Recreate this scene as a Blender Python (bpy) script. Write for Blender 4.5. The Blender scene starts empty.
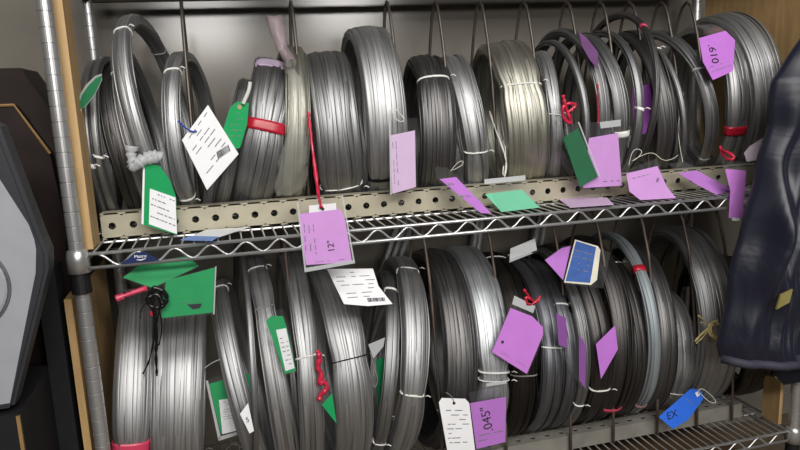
import bpy, bmesh, math, random
import numpy as np
from mathutils import Vector, Matrix

IN = 0.0254            # every coordinate below is in inches
rng = random.Random(7)
scene = bpy.context.scene
col = scene.collection

# ------------------------------------------------------------------ camera
CAM_POS = (10.0072, -48.3786, 9.2550); CAM_YAW, CAM_PITCH, CAM_ROLL, CAM_F = 0.26101, 0.18174, -0.04044, 658.93
def make_camera():
    yaw, pitch, roll = CAM_YAW, CAM_PITCH, CAM_ROLL
    cy, sy, cp, sp = math.cos(yaw), math.sin(yaw), math.cos(pitch), math.sin(pitch)
    f = Vector((sy*cp, cy*cp, -sp)); r = Vector((cy, -sy, 0)); u = r.cross(f)
    r2 = r*math.cos(roll) + u*math.sin(roll); u2 = -r*math.sin(roll) + u*math.cos(roll)
    cam = bpy.data.cameras.new('camera'); o = bpy.data.objects.new('camera', cam); col.objects.link(o)
    m = Matrix((r2, u2, -f)).transposed().to_4x4()
    m.translation = Vector(CAM_POS)*IN
    o.matrix_world = m
    cam.sensor_width = 36; cam.lens = CAM_F/800*36; cam.clip_start = .02
    scene.camera = o
make_camera()

# ------------------------------------------------------------------ world, lamps, exposure
world = bpy.data.worlds.new('world'); scene.world = world; world.use_nodes = True
world.node_tree.nodes['Background'].inputs[0].default_value = (1, .98, .95, 1)
world.node_tree.nodes['Background'].inputs[1].default_value = .03
def area_lamp(name, loc, target, sx, sy, power, color=(1, .97, .93)):
    l = bpy.data.lights.new(name, 'AREA'); l.shape = 'RECTANGLE'; l.size = sx*IN; l.size_y = sy*IN
    l.energy = power; l.color = color
    o = bpy.data.objects.new(name, l); col.objects.link(o); o.location = Vector(loc)*IN
    d = (Vector(target)-Vector(loc)); o.rotation_euler = d.to_track_quat('-Z', 'Y').to_euler()
area_lamp('ceiling_lamp_near', (22, -58, 74), (28, 5, -4), 60, 18, 26)
area_lamp('ceiling_lamp_left', (-8, -110, 66), (24, 5, 0), 56, 18, 46)
area_lamp('ceiling_lamp_right', (50, -110, 66), (34, 5, 0), 56, 18, 46)
area_lamp('ceiling_lamp_far_left', (8, -210, 46), (20, 20, 10), 30, 20, 36)
area_lamp('ceiling_lamp_far_right', (68, -210, 52), (30, 20, 10), 30, 16, 36)
scene.view_settings.view_transform = 'Standard'; scene.view_settings.look = 'None'
scene.view_settings.gamma = 1; scene.view_settings.use_curve_mapping = False
scene.view_settings.exposure = -0.12

# ------------------------------------------------------------------ materials
MATS = {}
def new_mat(name):
    m = bpy.data.materials.new(name); m.use_nodes = True; MATS[name] = m
    nt = m.node_tree; return m, nt, nt.nodes['Principled BSDF']
def lin(c): return tuple((x/255/12.92 if x/255 <= .04045 else ((x/255+.055)/1.055)**2.4) for x in c)
def plain(name, rgb, rough=.6, metal=0., noise=.12, scale=8., bump=0., trans=0., coat=0.):
    m, nt, b = new_mat(name); c = lin(rgb)
    n = nt.nodes.new('ShaderNodeTexNoise'); n.inputs['Scale'].default_value = scale/IN/10; n.inputs['Detail'].default_value = 4
    tc = nt.nodes.new('ShaderNodeTexCoord'); nt.links.new(tc.outputs['Object'], n.inputs['Vector'])
    r = nt.nodes.new('ShaderNodeValToRGB'); nt.links.new(n.outputs['Fac'], r.inputs['Fac'])
    r.color_ramp.elements[0].position = .3; r.color_ramp.elements[1].position = .7
    r.color_ramp.elements[0].color = (*[x*(1-noise) for x in c], 1); r.color_ramp.elements[1].color = (*[min(1, x*(1+noise)) for x in c], 1)
    nt.links.new(r.outputs['Color'], b.inputs['Base Color'])
    b.inputs['Roughness'].default_value = rough; b.inputs['Metallic'].default_value = metal
    b.inputs['Coat Weight'].default_value = coat
    if metal == 0 and rough > .55: b.inputs['Specular IOR Level'].default_value = .2
    if bump:
        bp = nt.nodes.new('ShaderNodeBump'); bp.inputs['Strength'].default_value = bump; bp.inputs['Distance'].default_value = .004
        nt.links.new(n.outputs['Fac'], bp.inputs['Height']); nt.links.new(bp.outputs['Normal'], b.inputs['Normal'])
    return m
def wire_mat(name, rgb, rough=.40, metal=.72, spread=.2):
    """drawn wire: fine streaks run along the coil, every bundle of strands a little different"""
    m, nt, b = new_mat(name); L = nt.links; N = nt.nodes.new; c = lin(rgb)
    uv = N('ShaderNodeUVMap'); uv.uv_map = 'uv'
    sep = N('ShaderNodeSeparateXYZ'); L.new(uv.outputs[0], sep.inputs[0])
    fl = N('ShaderNodeMath'); fl.operation = 'FLOOR'; L.new(sep.outputs['Y'], fl.inputs[0])
    wn = N('ShaderNodeTexWhiteNoise'); wn.noise_dimensions = '1D'; L.new(fl.outputs[0], wn.inputs['W'])
    mu = N('ShaderNodeMath'); mu.operation = 'MULTIPLY'; mu.inputs[1].default_value = .12; L.new(sep.outputs['X'], mu.inputs[0])
    mv = N('ShaderNodeMath'); mv.operation = 'MULTIPLY'; mv.inputs[1].default_value = 14; L.new(sep.outputs['Y'], mv.inputs[0])
    cb = N('ShaderNodeCombineXYZ'); L.new(mu.outputs[0], cb.inputs[0]); L.new(mv.outputs[0], cb.inputs[1])
    no = N('ShaderNodeTexNoise'); no.inputs['Scale'].default_value = 1.0; no.inputs['Detail'].default_value = 3; L.new(cb.outputs[0], no.inputs['Vector'])
    a = N('ShaderNodeMapRange'); a.inputs['From Min'].default_value = .25; a.inputs['From Max'].default_value = .75
    a.inputs['To Min'].default_value = 1-spread*1.6; a.inputs['To Max'].default_value = 1+spread; L.new(no.outputs['Fac'], a.inputs['Value'])
    d = N('ShaderNodeMapRange'); d.inputs['To Min'].default_value = 1-spread; d.inputs['To Max'].default_value = 1+spread*.7; L.new(wn.outputs['Value'], d.inputs['Value'])
    mm = N('ShaderNodeMath'); mm.operation = 'MULTIPLY'; L.new(a.outputs[0], mm.inputs[0]); L.new(d.outputs[0], mm.inputs[1])
    vm = N('ShaderNodeVectorMath'); vm.operation = 'SCALE'; vm.inputs[0].default_value = c; L.new(mm.outputs[0], vm.inputs['Scale'])
    L.new(vm.outputs[0], b.inputs['Base Color'])
    b.inputs['Metallic'].default_value = metal
    rr = N('ShaderNodeMapRange'); rr.inputs['To Min'].default_value = rough-.08; rr.inputs['To Max'].default_value = rough+.12; L.new(no.outputs['Fac'], rr.inputs['Value']); L.new(rr.outputs[0], b.inputs['Roughness'])
    bp = N('ShaderNodeBump'); bp.inputs['Strength'].default_value = .35; bp.inputs['Distance'].default_value = .0008
    L.new(no.outputs['Fac'], bp.inputs['Height']); L.new(bp.outputs['Normal'], b.inputs['Normal'])
    return m
def film_mat(name, rgb, fac, rough=.12):
    m, nt, b = new_mat(name); L = nt.links; N = nt.nodes.new
    b.inputs['Base Color'].default_value = (*lin(rgb), 1); b.inputs['Roughness'].default_value = rough; b.inputs['Specular IOR Level'].default_value = .35
    t = N('ShaderNodeBsdfTransparent'); mx = N('ShaderNodeMixShader'); lw = N('ShaderNodeLayerWeight'); lw.inputs['Blend'].default_value = .25
    ad = N('ShaderNodeMath'); ad.operation = 'MULTIPLY_ADD'; ad.inputs[1].default_value = .16; ad.inputs[2].default_value = fac
    L.new(lw.outputs['Facing'], ad.inputs[0]); L.new(ad.outputs[0], mx.inputs[0]); L.new(t.outputs[0], mx.inputs[1]); L.new(b.outputs[0], mx.inputs[2])
    L.new(mx.outputs[0], nt.nodes['Material Output'].inputs['Surface'])
    return m
def wood_mat(name, rgb):
    m, nt, b = new_mat(name); L = nt.links; N = nt.nodes.new; c = lin(rgb)
    tc = N('ShaderNodeTexCoord'); mp = N('ShaderNodeMapping'); mp.inputs['Scale'].default_value = (30, 30, 3); L.new(tc.outputs['Object'], mp.inputs[0])
    no = N('ShaderNodeTexNoise'); no.inputs['Scale'].default_value = 2.2; no.inputs['Detail'].default_value = 6; no.inputs['Distortion'].default_value = .6; L.new(mp.outputs[0], no.inputs['Vector'])
    r = N('ShaderNodeValToRGB'); r.color_ramp.elements[0].position = .3; r.color_ramp.elements[1].position = .75
    r.color_ramp.elements[0].color = (*[x*.72 for x in c], 1); r.color_ramp.elements[1].color = (*[min(1, x*1.15) for x in c], 1)
    L.new(no.outputs['Fac'], r.inputs['Fac']); L.new(r.outputs['Color'], b.inputs['Base Color']); b.inputs['Roughness'].default_value = .65
    return m

WIRE = {'mid': (144, 145, 146), 'light': (172, 173, 174), 'warm': (170, 169, 158), 'bright': (196, 200, 203), 'dark': (108, 107, 107),
        'black': (62, 58, 54), 'deep': (84, 82, 81), 'blue': (140, 148, 152), 'slate': (122, 124, 130)}
for k, v in WIRE.items(): wire_mat('wire_'+k, v, rough={'bright': .5, 'light': .51, 'black': .5, 'blue': .5}.get(k, .47), metal={'blue': .45}.get(k, .95))
for n, c, kw in [
    ('white', (222, 222, 218), {}), ('grey', (140, 140, 138), {}), ('black', (16, 16, 17), {}), ('red', (176, 28, 50), dict(rough=.3)), ('redtape', (190, 38, 66), dict(rough=.25, noise=.3, scale=20)),
    ('pink', (196, 62, 92), dict(rough=.3)), ('pinkgrey', (150, 112, 116), {}), ('lilac_tape', (190, 170, 196), {}), ('brown', (112, 92, 92), dict(rough=.3)),
    ('paper', (232, 233, 236), dict(noise=.03)), ('ink', (42, 40, 52), {}), ('print', (120, 120, 128), {}), ('green', (22, 150, 86), dict(noise=.05)), ('darkgreen', (8, 98, 58), dict(noise=.06)), ('teal', (110, 196, 160), dict(noise=.05)),
    ('lilac', (208, 152, 220), dict(noise=.03)), ('lilacpale', (212, 184, 218), dict(noise=.03)), ('lilacwhite', (214, 200, 214), dict(noise=.03)), ('purple', (186, 116, 206), dict(noise=.04)), ('purplebright', (202, 124, 218), dict(noise=.04)),
    ('purpledim', (104, 68, 112), {}), ('purpledeep', (142, 76, 160), dict(noise=.05)), ('tan', (176, 152, 112), {}), ('bluetie', (30, 70, 170), {}), ('blueedge', (120, 150, 205), {}), ('blue', (48, 108, 222), dict(noise=.05)), ('bluecard', (52, 92, 168), dict(noise=.18, scale=14)),
    ('cream', (226, 222, 204), {}), ('silver', (225, 225, 225), dict(metal=.6, rough=.25)), ('whitetie', (205, 203, 192), {}), ('raffia', (190, 172, 120), dict(noise=.3, scale=20)), ('blackplastic', (18, 18, 20), dict(rough=.25)), ('darkplastic', (40, 42, 44), dict(rough=.35)),
    ('chrome', (200, 200, 200), dict(metal=.78, rough=.33, noise=.05)), ('zincwire', (186, 188, 190), dict(metal=.5, rough=.4)), ('shelfwire', (196, 197, 198), dict(metal=.75, rough=.33, noise=.06)), ('sleeve', (20, 20, 22), dict(rough=.45)),
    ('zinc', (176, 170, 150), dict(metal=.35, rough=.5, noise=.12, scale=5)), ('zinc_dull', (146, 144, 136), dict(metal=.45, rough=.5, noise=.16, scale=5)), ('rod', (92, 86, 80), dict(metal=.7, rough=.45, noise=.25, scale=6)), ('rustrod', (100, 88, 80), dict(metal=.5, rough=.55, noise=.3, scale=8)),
    ('badge', (30, 44, 88), dict(rough=.35)), ('cardboard', (36, 27, 25), dict(noise=.15)), ('cardedge', (138, 110, 72), {}), ('casegrey', (150, 152, 158), dict(noise=.04, rough=.45)), ('caserim', (40, 41, 46), dict(rough=.5)), ('caseshade', (92, 94, 100), {}),
    ('darkboard', (30, 30, 33), {}), ('topboard', (70, 68, 60), dict(noise=.15)), ('wall', (120, 115, 107), dict(noise=.04, rough=.16, scale=1)), ('floor', (110, 96, 80), dict(noise=.15)), ('boxbrown', (92, 74, 56), {})]:
    plain(n, c, **kw)
film_mat('clear', (140, 143, 145), .035); film_mat('frost', (205, 208, 210), .55, .25); film_mat('bagwhite', (226, 226, 222), .72, .2); film_mat('bagfilm', (200, 200, 192), .26, .16); film_mat('bagpurple', (164, 144, 152), .34, .2)
wood_mat('plywood', (186, 154, 108)); wood_mat('plywood_dull', (186, 152, 104))
# padded nylon
m_, nt_, b_ = new_mat('nylon'); b_.inputs['Base Color'].default_value = (*lin((20, 22, 38)), 1); b_.inputs['Roughness'].default_value = .4
b_.inputs['Sheen Weight'].default_value = .08
n1 = nt_.nodes.new('ShaderNodeTexNoise'); n1.inputs['Scale'].default_value = 6; n1.inputs['Detail'].default_value = 3; n1.inputs['Distortion'].default_value = 1.2
tc1 = nt_.nodes.new('ShaderNodeTexCoord'); nt_.links.new(tc1.outputs['Object'], n1.inputs['Vector'])
bp1 = nt_.nodes.new('ShaderNodeBump'); bp1.inputs['Strength'].default_value = .25; bp1.inputs['Distance'].default_value = .02
nt_.links.new(n1.outputs['Fac'], bp1.inputs['Height']); nt_.links.new(bp1.outputs['Normal'], b_.inputs['Normal'])
plain('nylon_trim', (58, 58, 70), rough=.6); plain('lining', (20, 20, 26), rough=.8); plain('olive', (132, 122, 74), rough=.6)

# ------------------------------------------------------------------ helpers
class MB:
    """collects shapes (inches) and links them as ONE mesh object"""
    def __init__(s): s.v = []; s.f = []; s.n = 0
    def add(s, v, f):
        s.v.append(np.asarray(v, float).reshape(-1, 3)); s.f += [tuple(i+s.n for i in q) for q in f]; s.n += len(s.v[-1])
    def box(s, a, b):
        x0, y0, z0 = a; x1, y1, z1 = b
        s.add([(x0,y0,z0),(x1,y0,z0),(x1,y1,z0),(x0,y1,z0),(x0,y0,z1),(x1,y0,z1),(x1,y1,z1),(x0,y1,z1)],
              [(3,2,1,0),(4,5,6,7),(0,1,5,4),(1,2,6,5),(2,3,7,6),(3,0,4,7)])
    def tube(s, pts, r, k=8, closed=False):
        P = np.array(pts, float); n = len(P); R = np.full(n, r) if np.isscalar(r) else np.array(r)
        T = np.empty_like(P)
        for i in range(n):
            a = P[i-1] if (i > 0 or closed) else P[i]; b = P[(i+1) % n] if (i < n-1 or closed) else P[i]
            T[i] = (b-a)/max(np.linalg.norm(b-a), 1e-9)
        ref = np.array([0, 0, 1.]) if abs(T[0][2]) < .9 else np.array([0, 1., 0])
        u = np.cross(T[0], ref); u /= np.linalg.norm(u); vs = []
        for i in range(n):
            u = u-T[i]*u.dot(T[i]); u /= np.linalg.norm(u); w = np.cross(T[i], u)
            for j in range(k):
                a = 2*math.pi*j/k; vs.append(P[i]+R[i]*(math.cos(a)*u+math.sin(a)*w))
        fs = []
        for i in range(n if closed else n-1):
            for j in range(k):
                a, b = i*k+j, i*k+(j+1) % k; c, d = ((i+1) % n)*k+(j+1) % k, ((i+1) % n)*k+j
                fs.append((a, b, c, d))
        if not closed: fs += [tuple(range(k))[::-1], tuple(range((n-1)*k, n*k))]
        s.add(vs, fs)
    def lathe(s, prof, x, y, k=20):
        vs = [(x+r*math.cos(2*math.pi*j/k), y+r*math.sin(2*math.pi*j/k), z) for r, z in prof for j in range(k)]
        fs = [(i*k+j, i*k+(j+1) % k, (i+1)*k+(j+1) % k, (i+1)*k+j) for i in range(len(prof)-1) for j in range(k)]
        fs += [tuple(range(k))[::-1], tuple(range((len(prof)-1)*k, len(prof)*k))]
        s.add(vs, fs)
    def slab(s, poly, n, t):
        """a sheet of thickness t whose front is the polygon"""
        P = np.array(poly, float); k = len(P); n = np.array(n)
        s.add(np.vstack([P, P-n*t]), [tuple(range(k)), tuple(range(k, 2*k))[::-1]]+[(i, i+k, (i+1) % k+k, (i+1) % k) for i in range(k)])
    def build(s, name, mat, parent=None, origin=None, smooth=False):
        V = np.vstack(s.v)
        if parent is not None: org = np.array(parent['_o'][:])
        else: org = np.array(origin if origin is not None else [V[:, 0].mean(), V[:, 1].mean(), V[:, 2].min()])
        me = bpy.data.meshes.new(name); me.from_pydata(((V-org)*IN).tolist(), [], s.f); me.update()
        bm = bmesh.new(); bm.from_mesh(me); bmesh.ops.recalc_face_normals(bm, faces=bm.faces); bm.to_mesh(me); bm.free()
        if smooth: me.polygons.foreach_set('use_smooth', [True]*len(me.polygons))
        me.materials.append(MATS[mat])
        o = bpy.data.objects.new(name, me); col.objects.link(o)
        if parent is not None: o.parent = parent['_obj'] if '_obj' in parent else None
        else: o.location = Vector(org)*IN
        return o
def tag_props(o, label, cat, group=None):
    o['label'] = label; o['category'] = cat
    if group: o['group'] = group
def thing(name, label, cat, at, group=None):
    o = bpy.data.objects.new(name, None); col.objects.link(o); o.location = Vector(at)*IN; o.empty_display_size = .02
    tag_props(o, label, cat, group)
    return {'_o': tuple(float(a) for a in at), '_obj': o}
def sub(o, parent): return {'_o': parent['_o'], '_obj': o}      # lets a part parent its own sub-parts (same local frame)
def structure(o): o['kind'] = 'structure'; return o
def font_mesh(name, txt, mat, parent, centre, du, dv, height, depth=.012):
    cu = bpy.data.curves.new(name, 'FONT'); cu.body = txt; cu.align_x = 'CENTER'; cu.align_y = 'CENTER'; cu.size = 1; cu.extrude = depth
    tmp = bpy.data.objects.new(name, cu); col.objects.link(tmp)
    bpy.context.view_layer.update()
    me = bpy.data.meshes.new_from_object(tmp.evaluated_get(bpy.context.evaluated_depsgraph_get()))
    bpy.data.objects.remove(tmp); bpy.data.curves.remove(cu)
    du = np.array(du)/np.linalg.norm(du); n = np.cross(du, dv); n /= np.linalg.norm(n); dv = np.cross(n, du)
    co = np.empty(len(me.vertices)*3); me.vertices.foreach_get('co', co); co = co.reshape(-1, 3)
    P = np.array(centre)+height*1.35*(co[:, :1]*du+co[:, 1:2]*dv)+co[:, 2:]*n-np.array(parent['_o'])
    me.vertices.foreach_set('co', (P*IN).ravel()); me.update(); me.name = name; me.materials.clear(); me.materials.append(MATS[mat])
    o = bpy.data.objects.new(name, me); col.objects.link(o); o.parent = parent['_obj']; return o

# ------------------------------------------------------------------ measured places (inches): coil centre, lean, yaw, radius, width, ties
COILS = {'U1a': (1.3, 10.517, 6.905, -0.019, 0.075, 6.805, 0.612, [('white', -0.181, 0.35)]),
 'U1b': (1.954, 10.565, 7.02, -0.024, 0.078, 6.92, 0.69, [('white', -0.102, 0.2)]),
 'U1c': (3.081, 10.443, 6.733, -0.13, 0.062, 6.633, 1.314, []),
 'U2': (5.61, 11.25, 8.75, -0.175, 0.17, 8.65, 1.286, [('white', 0.966, 0.16), ('grey', 2.271, 0.16)]),
 'U2b': (4.108, 10.687, 7.311, -0.14, 0.056, 7.211, 1.013, [('white', 0.808, 0.18)]),
 'U3': (8.017, 10.629, 7.171, -0.039, 0.199, 7.071, 1.34, [('white', 0.887, 0.16), ('white', -0.735, 0.16)]),
 'U4': (11.02, 10.156, 6.093, 0.294, 0.031, 5.993, 1.222, []),
 'U5': (13.507, 10.505, 6.878, 0.266, 0.027, 6.778, 3.262, [('lilac', 1.204, 1.9), ('red', 0.175, 0.9)]),
 'U6': (15.99, 10.699, 7.341, 0.103, 0.007, 7.241, 1.813, []),
 'U7': (19.758, 10.587, 7.071, -0.053, 0.091, 6.971, 3.85, [('white', -0.735, 0.12)]),
 'U8': (23.55, 11.013, 8.126, -0.032, 0.06, 8.026, 3.355, [('black', -0.695, 0.35)]),
 'U9': (28.564, 10.481, 6.822, 0.011, 0.14, 6.722, 2.982, [('white', 0.768, 0.2)]),
 'U10': (31.982, 10.478, 6.815, -0.129, 0.182, 6.715, 2.131, [('white', -0.299, 0.14)]),
 'U11': (36.848, 10.725, 7.404, -0.094, 0.186, 7.304, 3.877, [('white', 0.452, 0.16)]),
 'U12': (40.378, 10.513, 6.896, -0.046, 0.303, 6.796, 1.2, [('white', 0.136, 0.1)]),
 'U13': (41.752, 10.725, 7.404, -0.082, 0.084, 7.304, 0.646, []),
 'U14': (43.007, 10.939, 7.936, -0.065, 0.036, 7.836, 1.199, []),
 'U15': (45.094, 10.839, 7.685, -0.095, 0.061, 7.585, 1.402, [('white', -0.26, 0.6)]),
 'U16': (48.251, 11.223, 8.679, 0.088, 0.072, 8.579, 0.56, [('pink', 0.927, 0.35)]),
 'U17': (46.85, 10.895, 7.825, -0.001, 0.064, 7.725, 0.752, [('white', 0.017, 0.3)]),
 'U18': (52.406, 10.729, 7.414, -0.173, 0.179, 7.314, 0.578, [('white', 1.006, 0.16)]),
 'U19': (50.811, 10.886, 7.802, -0.145, 0.223, 7.702, 1.722, []),
 'U20': (54.012, 10.895, 7.825, -0.219, 0.007, 7.725, 1.262, [('white', 0.492, 0.2), ('grey', -0.735, 0.15)]),
 'U21': (58.697, 10.983, 8.049, -0.046, 0.216, 7.949, 2.072, [('brown', 1.085, 1.6), ('red', -0.339, 0.9)]),
 'U22': (61.865, 11.215, 8.656, -0.101, 0.2, 8.556, 3.331, []),
 'L1a': (0.917, 10.519, -14.829, 0.136, -0.084, 9.171, 2.707, [('pink', -0.102, 1.3)]),
 'L1b': (4.869, 10.424, -15.124, 0.11, -0.01, 8.876, 4.059, []),
 'L2': (10.408, 10.535, -14.779, -0.174, 0.023, 9.221, 1.657, [('white', 1.48, 0.1)]),
 'L3': (10.553, 10.984, -13.31, 0.043, -0.035, 10.69, 0.497, []),
 'L4': (12.931, 10.795, -13.942, -0.069, 0.003, 10.058, 1.738, [('white', 1.362, 0.1), ('grey', 0.848, 0.08)]),
 'L5': (15.377, 10.84, -13.796, 0.002, 0.011, 10.204, 1.925, [('white', 0.373, 0.15)]),
 'L6': (18.382, 10.649, -14.416, -0.013, -0.056, 9.584, 3.269, [('black', 0.373, 0.1)]),
 'L8a': (22.71, 10.427, -15.114, 0.179, 0.111, 8.886, 1.233, [('white', 1.204, 0.25), ('white', -0.537, 0.16)]),
 'L8b': (24.65, 10.608, -14.547, 0.147, 0.088, 9.453, 2.206, [('white', 1.322, 0.12), ('white', -0.023, 0.18)]),
 'L9': (28.621, 10.663, -14.372, 0.068, 0.049, 9.628, 2.965, []),
 'L10': (31.824, 10.664, -14.37, 0.043, 0.064, 9.63, 2.998, [('white', 0.057, 0.16), ('white', -0.023, 0.08)]),
 'L11': (34.999, 10.524, -14.814, 0.006, 0.095, 9.186, 2.651, [('white', 1.48, 0.16), ('grey', 0.017, 0.12)]),
 'L12': (37.641, 10.395, -15.213, 0.041, 0.069, 8.787, 1.954, [('white', 0.294, 0.14), ('white', -1.446, 0.1)]),
 'L13': (39.407, 10.338, -15.385, 0.029, 0.058, 8.615, 1.333, [('white', 0.768, 0.16)]),
 'L14': (40.596, 10.504, -14.874, 0.018, 0.055, 9.126, 1.049, [('white', -0.458, 0.16)]),
 'L15': (42.713, 10.548, -14.739, -0.028, 0.096, 9.261, 2.131, [('white', -0.299, 0.16)]),
 'L16a': (45.316, 10.634, -14.466, 0.022, 0.138, 9.534, 1.989, [('pink', -0.695, 0.5)]),
 'L16b': (47.252, 10.34, -15.379, 0.033, 0.156, 8.621, 1.722, [('white', 1.283, 0.1), ('white', -1.446, 0.1)]),
 'L17': (48.575, 10.649, -14.418, 0.004, 0.143, 9.582, 1.169, [('red', 0.887, 0.65), ('pinkgrey', -0.735, 0.5)]),
 'L18': (50.816, 10.407, -15.177, 0.031, 0.196, 8.823, 2.022, []),
 'L19': (53.351, 9.548, -17.589, 0.108, 0.2, 6.411, 2.562, [('white', -0.458, 0.1)]),
 'L20': (57.166, 10.63, -14.478, -0.001, 0.269, 9.522, 3.802, []),
 'L21': (62.434, 10.037, -16.269, -0.095, 0.214, 7.731, 3.648, [])}
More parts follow.
